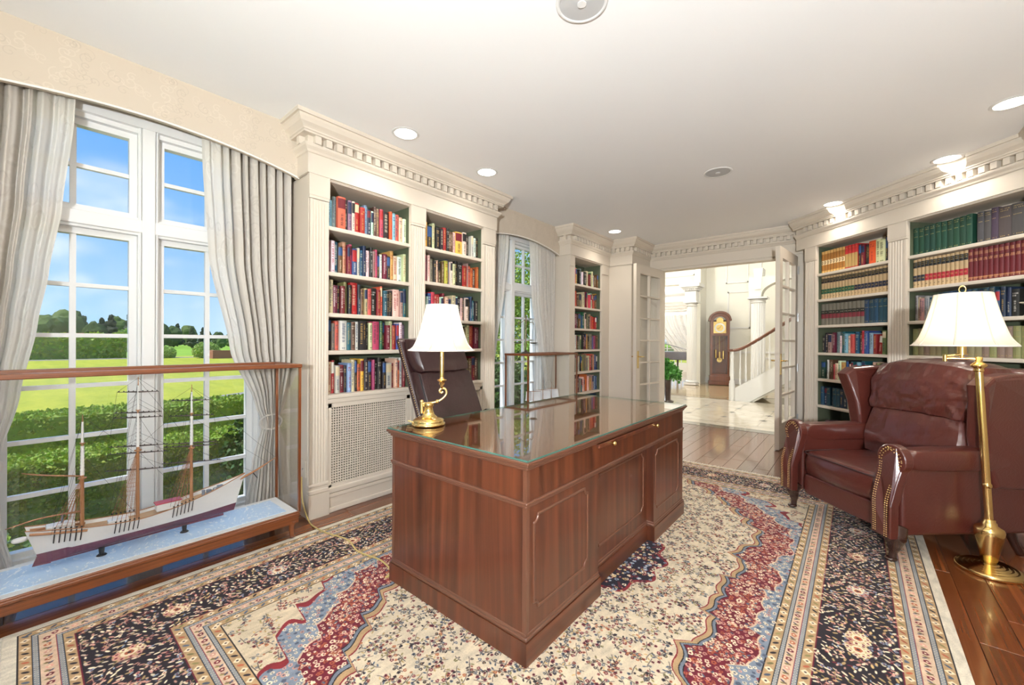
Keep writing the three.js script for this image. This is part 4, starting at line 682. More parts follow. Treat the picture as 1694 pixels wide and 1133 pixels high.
{
  const o = thing('executive_desk', 'mahogany pedestal desk with notched panel mouldings on the rug', 'desk', [-1.372, RUGY, -2.117]);
  const W = M.mahogany, T = M.mahoganyTrim, v = (g) => muv(g);
  const X = 0.432, za = 0.904, zb = 0.341, zc = -0.363, zd = -0.904, XM = 0.388;
  const plinth = (x0, x1, z0, z1) => { return [v(rbx(x0 - 0.006, x1 + 0.006, 0.086, 0.103, z0 - 0.006, z1 + 0.006, 0.007)), v(rbx(x0 - 0.003, x1 + 0.003, 0.10, 0.116, z0 - 0.003, z1 + 0.003, 0.006))]; };
  for (const [z0, z1] of [[zb, za], [zd, zc]]) {
    const p = mesh('pedestal', v(bx(-X, X, 0.09, 0.6, z0, z1)), W, o); mesh('plinth', muv(bx(-X - 0.010, X + 0.010, 0, 0.088, z0 - 0.010, z1 + 0.010), 1, 1, 'z'), W, p); mesh('plinth_moulding', plinth(-X, X, z0, z1), T, p);
    for (const [y0, y1] of [[0.12, 0.34], [0.35, 0.46], [0.47, 0.58]]) { const d = mesh('drawer_front', v(rbx(-X - 0.012, -X, y0, y1, z0 + 0.02, z1 - 0.02, 0.005)), W, o); mesh('drawer_pull', [tube([[-X - 0.012, (y0 + y1) / 2, (z0 + z1) / 2 - 0.05], [-X - 0.035, (y0 + y1) / 2 - 0.012, (z0 + z1) / 2], [-X - 0.012, (y0 + y1) / 2, (z0 + z1) / 2 + 0.05]], 0.004, 16, 6)], M.brass, d); }
  }
  const mid = mesh('modesty_panel', v(bx(XM - 0.02, XM, 0.09, 0.6, zc, zb)), W, o); mesh('plinth', muv(bx(XM - 0.02, XM + 0.010, 0, 0.088, zc, zb), 1, 1, 'z'), W, mid); mesh('plinth_moulding', [v(rbx(XM - 0.02, XM + 0.006, 0.086, 0.103, zc, zb, 0.007)), v(rbx(XM - 0.02, XM + 0.003, 0.10, 0.116, zc, zb, 0.006))], T, mid);
  mesh('apron', v(bx(-X, X, 0.6, 0.738, zd, za)), W, o);
  for (const [x, z] of [[X, za], [X, zd], [-X, za], [-X, zd]]) mesh('corner_stile', v(rbx(x - Math.sign(x) * 0.018, x + Math.sign(x) * 0.0012, 0.116, 0.737, z - Math.sign(z) * 0.018, z + Math.sign(z) * 0.0012, 0.001, 1)), T, o);
  const ring = (x, z, prof) => sweep(prof, [[x, -z], [x, z], [-x, z], [-x, -z], [x, -z]], -1);
  const frame = (prof) => { const c = [[X, zd], [X, za], [-X, za], [-X, zd]], g = []; const s = new THREE.Shape(); return muv(merge([sweep(prof, [c[0], c[1]], -1), sweep(prof, [c[1], c[2]], -1), sweep(prof, [c[2], c[3]], -1), sweep(prof, [c[3], c[0]], -1)]), 1); };
  mesh('waist_moulding', [0.0, 1].map((k) => v(k ? rbx(-X - 0.009, X + 0.009, 0.598, 0.611, zd - 0.009, za + 0.009, 0.006) : rbx(-X - 0.005, X + 0.005, 0.588, 0.602, zd - 0.005, za + 0.005, 0.005))), T, o);
  const top = mesh('top', [v(rbx(-X - 0.010, X + 0.010, 0.732, 0.746, zd - 0.010, za + 0.010, 0.006)), v(rbx(-X - 0.018, X + 0.018, 0.744, 0.757, zd - 0.018, za + 0.018, 0.007)), v(rbx(-X - 0.024, X + 0.024, 0.754, 0.767, zd - 0.024, za + 0.024, 0.004))], T, o);
  // raised mouldings with notched corners on the visitor side
  const notch = (x, y0, y1, z0, z1) => { const n = 0.028, q = []; const arc = (cy, cz, a0, a1) => { for (let k = 0; k <= 6; k++) { const a = mixv(a0, a1, k / 6); q.push([x, cy + Math.sin(a) * n, cz + Math.cos(a) * n]); } };
    arc(y0, z0, Math.PI / 2, 0); arc(y0, z1, Math.PI, Math.PI / 2); arc(y1, z1, 1.5 * Math.PI, Math.PI); arc(y1, z0, 2 * Math.PI, 1.5 * Math.PI); const g = []; for (let i = 0; i < q.length; i++) { const a = q[i], b = q[(i + 1) % q.length]; g.push(bar(a, b, 0.0058, 0.0058, 8), ball(0.0058, ...a, 8, 6)); } return muv(merge(g)); };
  for (const [x, z0, z1] of [[X, 0.448, 0.858], [XM, -0.305, 0.285], [X, -0.806, -0.388]]) mesh('panel_moulding', notch(x, 0.19, 0.548, z0, z1), T, o);
  const sl = mesh('writing_slide', v(rbx(X - 0.3, X + 0.014, 0.708, 0.728, -0.34, 0.36, 0.003)), W, o);
  for (const z of [0.245, -0.326]) mesh('knob', [cyl(0.005, 0.005, 0.016, 0, 0, 0, 10).rotateZ(-Math.PI / 2).translate(X + 0.012, 0.716, z), ball(0.0115, X + 0.034, 0.716, z)], M.brass, sl);
  const gl = thing('desk_glass', 'clear plate glass sheet covering the desk top', 'glass top', [-1.372, RUGY + 0.7675, -2.117]);
  mesh('glass_sheet', rbox(0.9, 0.006, 1.842, 0.001, 0, 0.0033, 0, 1), phy({ color: lin(1, 0.955, 0.88), transmission: 1, thickness: 0, roughness: 0, ior: 1.5 }), gl);
  mesh('glass_edge', [bx(0.4490, 0.4508, 0.0006, 0.0062, -0.9212, 0.9212), bx(-0.4508, -0.4490, 0.0006, 0.0062, -0.9212, 0.9212), bx(-0.4508, 0.4508, 0.0006, 0.0062, 0.9196, 0.9214), bx(-0.4508, 0.4508, 0.0006, 0.0062, -0.9214, -0.9196)], phy({ color: lin(0.10, 0.26, 0.21), roughness: 0.15, transmission: 0.4, thickness: 0 }), gl);
}
const DESKY = RUGY + 0.7745;

// ---------------------------------------------------------------- leather and soft shapes
const tLeather = dataTex(512, 512, (u, v) => { const a = pn(u, v, 70, 70, 1), b = 1 - Math.abs(pn(u, v, 14, 14, 5)) * 2.2; return clamp(0.5 + 0.22 * a + 0.25 * b); }, false);
M.leather = phy({ color: lin(0.078, 0.017, 0.012), roughness: 0.30, clearcoat: 0.5, clearcoatRoughness: 0.16, bumpMap: tLeather, bumpScale: 0.0009 });
M.leatherDark = phy({ color: lin(0.034, 0.012, 0.012), roughness: 0.34, clearcoat: 0.35, clearcoatRoughness: 0.22, bumpMap: tLeather, bumpScale: 0.0008 });
M.legWood = phy({ color: lin(0.035, 0.013, 0.009), roughness: 0.25, clearcoat: 0.7, clearcoatRoughness: 0.1 });
function puffy(w, h, d, round = 0.6, wr = 0, seed = 0, n = 26, shape) { // a stuffed cushion, w x h x d about its centre
  const g = new THREE.BoxGeometry(2, 2, 2, n, n, Math.max(6, Math.round(n * 0.6))), p = g.attributes.position, u = g.attributes.uv;
  for (let i = 0; i < p.count; i++) {
    const a = p.getX(i), b = p.getY(i), c = p.getZ(i), f = (s, t, r) => s * Math.sqrt(1 - t * t / 2 - r * r / 2 + t * t * r * r / 3);
    let x = mixv(a, f(a, b, c) * 1.0, round) * w / 2, y = mixv(b, f(b, a, c), round) * h / 2, z = mixv(c, f(c, a, b), round) * d / 2;
    if (wr) { const fold = 1 - Math.abs(fbm(x * 7 + seed, y * 5, z * 3 + seed, 3)) * 2, k = wr * (0.6 * fbm(x * 9 + seed, y * 9, z * 9, 3) + 0.5 * Math.pow(clamp(fold), 3) * smooth(0.3, 1, Math.abs(a) * 0.6 + Math.abs(b) * 0.6)); x += a * k; y += b * k; z += c * k * 1.6; }
    if (shape) [x, y, z] = shape(x, y, z, a, b, c);
    p.setXYZ(i, x, y, z); u.setXY(i, (x + z) * 4, (y + z * 0.3) * 4);
  }
  const q = g; q.deleteAttribute('normal'); const uvs = q.attributes.uv; q.deleteAttribute('uv'); const mv = mergeVertices(q, 1e-5); mv.computeVertexNormals(); const out = prep(mv), pp = out.attributes.position, nu = new Float32Array(pp.count * 2); for (let i = 0; i < pp.count; i++) { nu[i * 2] = (pp.getX(i) + pp.getZ(i)) * 3; nu[i * 2 + 1] = (pp.getY(i) + pp.getZ(i) * 0.4) * 3; } out.setAttribute('uv', new THREE.BufferAttribute(nu, 2)); return out;
}
{ // wing armchair
  const o = thing('wing_armchair', 'burgundy leather wing armchair with brass nailheads and pillow back', 'armchair', [0.207, 0, -3.677], -47 * D2R);
  const L = M.leather;
  // seat deck and reclining foot panel
  mesh('seat_cushion', puffy(0.60, 0.185, 0.72, 0.34, 0.006, 2, 26).translate(0, 0.372, 0.075), L, o);
  mesh('foot_panel', puffy(0.60, 0.145, 0.10, 0.3, 0.003, 5, 20).translate(0, 0.222, 0.36), L, o);
  mesh('seat_frame', muv(rbx(-0.34, 0.34, 0.155, 0.30, -0.36, 0.335, 0.02), 4), L, o);
  mesh('seat_piping', tube([[-0.285, 0.455, 0.10], [-0.285, 0.447, 0.36], [-0.27, 0.443, 0.405], [0, 0.447, 0.425], [0.27, 0.443, 0.405], [0.285, 0.447, 0.36], [0.285, 0.455, 0.10]], 0.005, 60, 6), M.leatherDark, o);
  const nail = [];
  for (const s of [-1, 1]) {
    // arm: scrolled roll on top of an upright panel
    const front = []; // outline of the arm front in (x, y), x outward
    const A = mesh('arm', [puffy(0.135, 0.13, 0.78, 0.55, 0.004, 3 + s, 22).translate(s * 0.372, 0.575, 0.005), muv(rbx(s * 0.318, s * 0.408, 0.155, 0.585, -0.40, 0.385, 0.022, 3), 4)], L, o);
    // front facing: extruded scroll panel
    const pts = []; const cxs = 0.372, cys = 0.575; for (let k = 0; k <= 18; k++) { const a = mixv(-0.75, Math.PI + 0.35, k / 18); pts.push([cxs + Math.cos(a) * 0.076, cys + Math.sin(a) * 0.076]); }
    pts.push([0.306, 0.47], [0.315, 0.33], [0.318, 0.16], [0.418, 0.16], [0.420, 0.33], [0.424, 0.45]);
    const sh = extrude(pts.map(([x, y]) => [s * x, y]), 0.035, 0.008, [], 3).translate(0, 0, 0.375);
    // the front of the arm slopes forward towards the bottom
    const pp = sh.attributes.position; for (let i = 0; i < pp.count; i++) { const y = pp.getY(i); pp.setZ(i, pp.getZ(i) + 0.055 * smooth(0.56, 0.33, y)); } sh.computeVertexNormals();
    mesh('arm_front', muv(sh, 4), L, A);
    const zf = (y) => 0.421 + 0.055 * smooth(0.56, 0.33, y);
    for (const off of [0.012, -0.012 + 0.036]) { const q = pts.map(([x, y]) => [x + (x > 0.365 ? -off : off), y > cys ? y - off * 0.7 : y]); for (let i = 0; i < q.length - 1; i++) { if (pts[i][1] < 0.2 && pts[i + 1][1] < 0.2) continue; const a = q[i], b = q[i + 1], l = Math.hypot(b[0] - a[0], b[1] - a[1]), n = Math.max(1, Math.round(l / 0.0125)); for (let k = 0; k < n; k++) { const x = mixv(a[0], b[0], k / n), y = mixv(a[1], b[1], k / n); nail.push(new THREE.SphereGeometry(0.0036, 6, 4).translate(s * x, y, zf(y))); } } }
    // wing: curved side of the back
    const wpts = [[-0.10, 0.60], [-0.085, 0.70], [-0.075, 0.80], [-0.055, 0.90], [-0.03, 0.985], [-0.075, 1.02], [-0.20, 1.035], [-0.40, 1.035], [-0.56, 1.02], [-0.55, 0.80], [-0.50, 0.56], [-0.46, 0.42], [-0.16, 0.44]];
    const wg = extrude(wpts.map(([z, y]) => [z, y]), 0.055, 0.022, [], 4); wg.rotateY(-Math.PI / 2); // x: -depth..0, z along
    const wq = wg.attributes.position; for (let i = 0; i < wq.count; i++) { const y = wq.getY(i), z = wq.getZ(i); wq.setX(i, wq.getX(i) + 0.0275 + s * (0.385 + 0.045 * smooth(0.7, 1.02, y) * smooth(-0.35, 0.0, z) )); } wg.computeVertexNormals();
    mesh('wing', muv(wg, 4), L, o);
    mesh('leg', [limb([[s * 0.372, 0.19, 0.38, 0.05], [s * 0.388, 0.14, 0.405, 0.05], [s * 0.378, 0.088, 0.398, 0.031], [s * 0.374, 0.045, 0.402, 0.0185], [s * 0.374, 0.016, 0.405, 0.019]], 14), new THREE.SphereGeometry(1, 14, 8).scale(0.028, 0.0135, 0.031).translate(s * 0.374, 0.0137, 0.414)], M.legWood, o, [0, RUGY + 0.001, 0]);
    mesh('leg', limb([[s * 0.33, 0.17, -0.34, 0.03], [s * 0.335, 0.08, -0.37, 0.022], [s * 0.34, 0.0, -0.41, 0.02]], 10), M.legWood, o, [0, s < 0 ? RUGY + 0.012 : 0.009, 0]);
  }
  mesh('nailhead_trim', nail, M.brassSatin, o).userData.kind = 'stuff';
  const lean = (g, y0, k) => { const p = g.attributes.position; for (let i = 0; i < p.count; i++) p.setZ(i, p.getZ(i) - (p.getY(i) - y0) * k); g.computeVertexNormals(); return g; };
  mesh('back_frame', lean(muv(rbx(-0.40, 0.40, 0.16, 1.03, -0.50, -0.36, 0.04, 3), 4), 0.4, 0.12), L, o);
  mesh('lower_back_cushion', lean(puffy(0.68, 0.37, 0.28, 0.5, 0.008, 11, 34).translate(0, 0.615, -0.165), 0.5, 0.22), L, o);
  mesh('head_pillow', lean(puffy(0.72, 0.37, 0.33, 0.52, 0.014, 23, 44, (x, y, z, a, b, c) => [x, y + 0.02 * Math.cos(a * 1.6), z]).translate(0, 0.92, -0.175), 0.5, 0.22), L, o);
  mesh('top_rail', puffy(0.80, 0.10, 0.20, 0.7, 0.012, 31, 24).translate(0, 1.03, -0.47), L, o);
}
{ // high-backed desk chair
  const o = thing('desk_chair', 'dark brown leather high-backed desk chair leaning back behind the desk', 'office chair', [-2.28, 0, -2.12], 93 * D2R);
  // local z forward (towards the desk), x sideways
  const L = M.leatherDark, tilt = (g, k = 0.44) => { const p = g.attributes.position; for (let i = 0; i < p.count; i++) { const y = p.getY(i); p.setZ(i, p.getZ(i) - Math.max(0, y - 0.5) * k); } g.computeVertexNormals(); return g; };
  mesh('backrest', tilt(puffy(0.56, 0.56, 0.13, 0.28, 0.004, 3, 24).translate(0, 0.735, 0.0)), L, o);
  mesh('headrest', tilt(puffy(0.55, 0.27, 0.16, 0.42, 0.004, 7, 24).translate(0, 1.115, 0.02)), L, o);
  mesh('back_shell', tilt(muv(rbx(-0.285, 0.285, 0.45, 1.24, -0.10, -0.04, 0.03, 3), 4)), L, o);
  mesh('seat', puffy(0.56, 0.13, 0.54, 0.4, 0.004, 9, 20).translate(0, 0.44, 0.22), L, o);
  const nl = []; for (const s of [-1, 1]) for (let k = 0; k < 48; k++) { const y = 0.48 + k * 0.0155, z = -0.05 - Math.max(0, y - 0.5) * 0.44; nl.push(new THREE.SphereGeometry(0.005, 6, 4).translate(s * 0.288, y, z)); }
  mesh('nailhead_trim', nl, M.brassSatin, o).userData.kind = 'stuff';
  for (const s of [-1, 1]) { mesh('armrest', [puffy(0.06, 0.045, 0.34, 0.5, 0, 1, 12).translate(s * 0.32, 0.655, 0.13), tube([[s * 0.31, 0.44, 0.28], [s * 0.33, 0.55, 0.29], [s * 0.32, 0.64, 0.24]], 0.016, 16, 8), tube([[s * 0.32, 0.65, -0.03], [s * 0.31, 0.62, -0.06], [s * 0.29, 0.56, -0.08]], 0.016, 12, 8)], M.legWood, o);
    mesh('piping', tilt(tube([[s * 0.265, 0.48, 0.045], [s * 0.268, 0.7, 0.05], [s * 0.262, 0.98, 0.05]], 0.005, 30, 6)), M.black, o); }
  mesh('pedestal', [cyl(0.03, 0.03, 0.28, 0, 0.10, 0.16, 16), ...[0, 1, 2, 3, 4].map((k) => bar([0, 0.12, 0.16], [0.28 * Math.cos(k * 1.2566), 0.07, 0.16 + 0.28 * Math.sin(k * 1.2566)], 0.022, 0.016))], M.legWood, o);
  for (let k = 0; k < 5; k++) mesh('caster', ball(0.03, 0.28 * Math.cos(k * 1.2566), 0.037, 0.16 + 0.28 * Math.sin(k * 1.2566), 12, 8), M.black, o);
}

// ---------------------------------------------------------------- lamps
function lampShade(parent, rb, rt, h, panels, y, flare = 0.55) {
  const prof = []; for (let k = 0; k <= 14; k++) { const t = k / 14; prof.push([mixv(rb, rt, Math.pow(t, flare)), y + t * h]); }
  mesh('shade', lathe(prof, 64), M.shadeCloth, parent);
  mesh('shade_trim', [new THREE.TorusGeometry(rb, 0.004, 6, 64).rotateX(Math.PI / 2).translate(0, y, 0), new THREE.TorusGeometry(rt, 0.0035, 6, 48).rotateX(Math.PI / 2).translate(0, y + h, 0)], M.piping, parent);
  for (let k = 0; k < panels; k++) { const a = (k + 0.35) / panels * 2 * Math.PI; mesh('shade_rib', tube(prof.filter((_, i) => i % 2 === 0).map(([r, yy]) => [Math.cos(a) * (r + 0.001), yy, Math.sin(a) * (r + 0.001)]), 0.0035, 20, 5), M.rib, parent); }
  mesh('spider', [0, 1, 2].map((k) => bar([0, y + h - 0.015, 0], [Math.cos(k * 2.094) * rt, y + h - 0.003, Math.sin(k * 2.094) * rt], 0.0018, 0.0018, 5)), M.brass, parent);
}
M.rib = std({ color: lin(0.62, 0.56, 0.44), roughness: 0.8 });
M.bulb = std({ color: lin(1, 0.95, 0.85), emissive: lin(1, 0.82, 0.55), emissiveIntensity: 2.2, roughness: 0.5 });
function bulb(parent, x, y, z, I) { mesh('bulb', ball(0.028, x, y, z), M.bulb, parent); const l = new THREE.PointLight(lin(1, 0.84, 0.60), I, 0, 2); l.position.set(x, y, z); l.castShadow = true; l.shadow.radius = 1.5; parent.add(l); }
{
  const o = thing('table_lamp', 'brass swing-arm table lamp with pale bell shade on the desk', 'table lamp', [-1.72, DESKY, -1.374]);
  mesh('base', lathe([[0.0, 0.0], [0.084, 0.0], [0.087, 0.005], [0.086, 0.012], [0.078, 0.015], [0.080, 0.021], [0.079, 0.028], [0.066, 0.036], [0.055, 0.040], [0.045, 0.042], [0.040, 0.046], [0.030, 0.056], [0.023, 0.075], [0.021, 0.095], [0.026, 0.098], [0.026, 0.112], [0.020, 0.116], [0, 0.118]], 48), M.brass, o);
  // direction across the picture, from the neck towards the candle
  const ux = 0.041 / 0.0647, uz = -0.050 / 0.0647, at = (d, y) => [ux * d, y, uz * d];
  mesh('swing_arm', [cyl(0.0085, 0.0085, 0.055, ...at(-0.035, 0.062), 14), ball(0.010, ...at(-0.035, 0.122)), bar(at(-0.035, 0.100), at(0.0, 0.105), 0.006), tube([at(-0.035, 0.112), at(0.0, 0.113), at(0.04, 0.120), at(0.072, 0.136), at(0.092, 0.162), at(0.086, 0.186), at(0.066, 0.190), at(0.056, 0.176), at(0.066, 0.166), at(0.074, 0.174)], 0.0062, 60, 8), ball(0.010, ...at(0.045, 0.122))], M.brassSatin, o);
  const cx = ux * 0.068, cz = uz * 0.068;
  mesh('candle_sleeve', lathe([[0, 0.19], [0.008, 0.19], [0.008, 0.205], [0.016, 0.215], [0.012, 0.222], [0.024, 0.232], [0.026, 0.236], [0.012, 0.24], [0.0105, 0.25], [0.0105, 0.40], [0, 0.40]], 24).translate(cx, 0, cz), M.brass, o);
  const sh = new THREE.Group(); sh.name = 'lamp_shade'; sh.position.set(cx - 0.002, 0, cz); o.add(sh); lampShade(sh, 0.172, 0.083, 0.235, 8, 0.392);
  mesh('harp', tube([[0.0, 0.40, 0.0], [0.04, 0.46, 0.0], [0.04, 0.56, 0], [0, 0.625, 0]], 0.002, 20, 5), M.brass, sh);
  bulb(sh, 0, 0.49, 0, 0.13);
  const cord = mesh('lamp_cord', tube([at(-0.06, 0.012), [-0.09, 0.016, 0.06], [-0.125, 0.008, 0.03], [-0.15, 0.004, 0.02]].map((p) => p), 0.003, 24, 6), M.cord ?? (M.cord = std({ color: lin(0.55, 0.42, 0.16), roughness: 0.6 })), o);
}
{
  const o = thing('floor_lamp', 'tall polished brass floor lamp with bell shade beside the armchair', 'floor lamp', [0.558, 0, -3.342]);
  const rings = [[0, 0.0], [0.125, 0.0], [0.130, 0.006], [0.130, 0.018], [0.124, 0.024]]; for (let k = 0; k < 4; k++) { const r = 0.118 - k * 0.02; rings.push([r, 0.022 + k * 0.004], [r - 0.008, 0.031 + k * 0.004], [r - 0.014, 0.027 + k * 0.004]); } rings.push([0.034, 0.044], [0.030, 0.05], [0, 0.05]);
  mesh('base', lathe(rings, 64), M.brass, o);
  mesh('vase_stem', lathe([[0, 0.045], [0.030, 0.046], [0.028, 0.055], [0.033, 0.062], [0.040, 0.11], [0.050, 0.16], [0.058, 0.20], [0.059, 0.222], [0.054, 0.236], [0.040, 0.245], [0.030, 0.252], [0.030, 0.262], [0.024, 0.268], [0.024, 0.278], [0.017, 0.283], [0, 0.284]], 40), M.brass, o);
  const top = [-0.041, 1.085, -0.006];
  mesh('pole', [limb([[0, 0.27, 0, 0.0165], [top[0] * 0.5, 0.67, top[2] * 0.5, 0.0165], [...top, 0.0165]], 16, 3), ball(0.0205, top[0] * 0.22, 0.46, 0, 14, 8)], M.brass, o);
  mesh('pole_cap', lathe([[0, 1.07], [0.019, 1.07], [0.021, 1.078], [0.019, 1.086], [0.021, 1.09], [0.031, 1.10], [0.033, 1.108], [0.024, 1.118], [0.015, 1.124], [0.015, 1.150], [0, 1.152]], 28).translate(top[0], 0, top[2]), M.brass, o);
  const sx = -0.103, sz = -0.013;
  mesh('swing_arm', [bar([top[0], 1.140, top[2]], [-0.165, 1.140, -0.012], 0.0065), cyl(0.010, 0.010, 0.036, -0.168, 1.124, -0.012, 14), bar([-0.168, 1.152, -0.012], [sx, 1.162, sz], 0.0065), cyl(0.008, 0.008, 0.12, sx, 1.135, sz, 14), cyl(0.019, 0.019, 0.045, sx, 1.165, sz, 20), cyl(0.027, 0.027, 0.005, sx, 1.163, sz, 24)], M.brass, o);
  const sh = new THREE.Group(); sh.name = 'lamp_shade'; sh.position.set(sx, 0, sz); o.add(sh); lampShade(sh, 0.205, 0.112, 0.285, 8, 1.212, 0.6);
  mesh('finial', [new THREE.TorusGeometry(0.013, 0.0028, 8, 20).scale(1, 1.5, 1).translate(0, 1.525, 0), cyl(0.005, 0.004, 0.012, 0, 1.492, 0, 10)], M.brass, sh);
  mesh('clear_cord', tube([[0.09, 0.012, 0.07], [0.13, 0.006, 0.10], [0.10, 0.006, 0.13], [0.16, 0.006, 0.12], [0.15, 0.006, 0.17], [0.21, 0.006, 0.15], [0.20, 0.006, 0.21], [0.28, 0.006, 0.16], [0.36, 0.006, 0.1]], 0.004, 90, 7), phy({ color: lin(0.95, 0.95, 0.95), transmission: 1, thickness: 0.008, roughness: 0.05 }), o);
  bulb(sh, 0, 1.335, 0, 0.24);
}
{ // yellow cord from the wall plate to the desk
  mesh('power_cord', tube([[-2.862, 0.30, -1.213], [-2.86, 0.13, -1.22], [-2.80, 0.012, -1.235], [-2.66, 0.012, -1.22], [-2.52, 0.013, -1.235], [-2.36, 0.013, -1.27], [-2.18, 0.013, -1.24], [-1.99, 0.013, -1.27], [-1.85, 0.013, -1.235], [-1.835, 0.013, -1.19], [-1.83, 0.012, -1.30]].map((p) => p), 0.0045, 120, 6), M.cord);
  tag(scene.children.at(-1), 'thin yellow-brown power cord snaking over the rug to the desk', 'cord');
  const o = thing('wall_outlet', 'cream phone outlet plate low on the bookcase side', 'outlet', [-2.905, 0.34, -1.2455]);
  mesh('plate', rbox(0.07, 0.115, 0.006, 0.003, 0, 0, 0.001), M.cream, o); mesh('jack', cyl(0.006, 0.006, 0.012, 0, 0, 0, 10).rotateX(Math.PI / 2), M.steel, o);
}

// ---------------------------------------------------------------- glass cases and ship models
const tSea = dataTex(512, 512, (u, v) => { const a = pn(u, v, 16, 30, 4), b = pn(u, v, 60, 90, 9), w = smooth(0.12, 0.5, a * 0.7 + b * 0.5); return [mixv(0.72, 0.93, w), mixv(0.82, 0.95, w), mixv(0.92, 0.98, w)]; });
M.sea = std({ map: tSea, roughness: 0.35 });
M.caseGlass = phy({ color: lin(0.985, 0.99, 0.99), transmission: 1, thickness: 0, roughness: 0, ior: 1.42 });
function glassCase(label, x0, x1, z0, z1, yb, yt) { // x0 < x1 (front), z0 < z1
  const o = thing('ship_case', label, 'display case', [(x0 + x1) / 2, 0, (z0 + z1) / 2]), w = (x1 - x0) / 2, l = (z1 - z0) / 2, T = M.teak, v = (g) => muv(g, 1, 1, 'z');
  mesh('base_frame', [v(bx(-w + 0.008, w - 0.008, 0.1, yb - 0.022, -l + 0.008, l - 0.008)), v(rbx(-w, w, yb - 0.026, yb - 0.008, -l, l, 0.006)), v(rbx(-w + 0.006, w - 0.006, yb - 0.014, yb, -l + 0.006, l - 0.006, 0.005))], T, o);
  for (const sx of [-1, 1]) for (const sz of [-1, 1]) { mesh('leg', limb([[sx * (w - 0.028), 0.105, sz * (l - 0.035), 0.024], [sx * (w - 0.03), 0.06, sz * (l - 0.04), 0.016], [sx * (w - 0.028), 0.012, sz * (l - 0.038), 0.013], [sx * (w - 0.026), 0.002, sz * (l - 0.036), 0.017]], 10), T, o, [0, sx > 0 ? 0.012 : 0.004, 0]); mesh('corner_post', muv(bx(sx * (w - 0.006) - 0.007, sx * (w - 0.006) + 0.007, yb, yt - 0.022, sz * (l - 0.006) - 0.007, sz * (l - 0.006) + 0.007)), T, o); }
  const f = 0.028; mesh('top_frame', [v(rbx(-w - 0.006, -w + f, yt - 0.024, yt, -l - 0.006, l + 0.006, 0.005)), v(rbx(w - f, w + 0.006, yt - 0.024, yt, -l - 0.006, l + 0.006, 0.005)), v(rbx(-w + f - 0.01, w - f + 0.01, yt - 0.0235, yt - 0.0005, -l - 0.006, -l + f, 0.005)), v(rbx(-w + f - 0.01, w - f + 0.01, yt - 0.0235, yt - 0.0005, l - f, l + 0.006, 0.005))], T, o);
  mesh('mat_border', bx(-w + 0.014, w - 0.014, yb + 0.0005, yb + 0.004, -l + 0.014, l - 0.014), M.white, o);
  const sea = bx(-w + 0.052, w - 0.052, yb + 0.004, yb + 0.006, -l + 0.062, l - 0.062); mesh('sea_mat', muv(sea, 2.2), M.sea, o);
  for (const [g, p] of [[new THREE.PlaneGeometry(2 * l - 0.02, yt - yb - 0.03).rotateY(Math.PI / 2), [w - 0.006, 0]], [new THREE.PlaneGeometry(2 * l - 0.02, yt - yb - 0.03).rotateY(-Math.PI / 2), [-w + 0.006, 0]], [new THREE.PlaneGeometry(2 * w - 0.02, yt - yb - 0.03), [0, l - 0.006]], [new THREE.PlaneGeometry(2 * w - 0.02, yt - yb - 0.03), [0, -l + 0.006]]]) mesh('glass_pane', g, M.caseGlass, o, [p[0], (yb + yt) / 2 - 0.01, p[1]]);
  mesh('glass_pane', new THREE.PlaneGeometry(2 * w - 0.05, 2 * l - 0.05).rotateX(-Math.PI / 2), M.caseGlass, o, [0, yt - 0.012, 0]);
  return o;
}
glassCase('long teak-framed glass case holding the three-masted ship before the window', -2.985, -2.62, -1.105, 0.13, 0.168, 1.078);
glassCase('smaller teak-framed glass case holding the ship with sails beyond the desk', -3.03, -2.70, -4.52, -3.5, 0.168, 1.09);
M.hullWhite = phy({ color: lin(0.72, 0.72, 0.71), roughness: 0.3, clearcoat: 0.4, clearcoatRoughness: 0.2 });
M.hullRed = phy({ color: lin(0.11, 0.018, 0.045), roughness: 0.28, clearcoat: 0.6, clearcoatRoughness: 0.12 });
M.deck = std({ color: lin(0.46, 0.30, 0.17), roughness: 0.6 }); M.spar = std({ color: lin(0.36, 0.17, 0.075), roughness: 0.5 }); M.line = std({ color: lin(0.03, 0.026, 0.022), roughness: 0.9 }); M.rope = std({ color: lin(0.34, 0.15, 0.06), roughness: 0.9 }); M.redPaint = std({ color: lin(0.42, 0.05, 0.09), roughness: 0.4 }); M.sailcloth = phy({ color: lin(0.78, 0.78, 0.80), roughness: 0.9, transmission: 0.3, thickness: 0 });
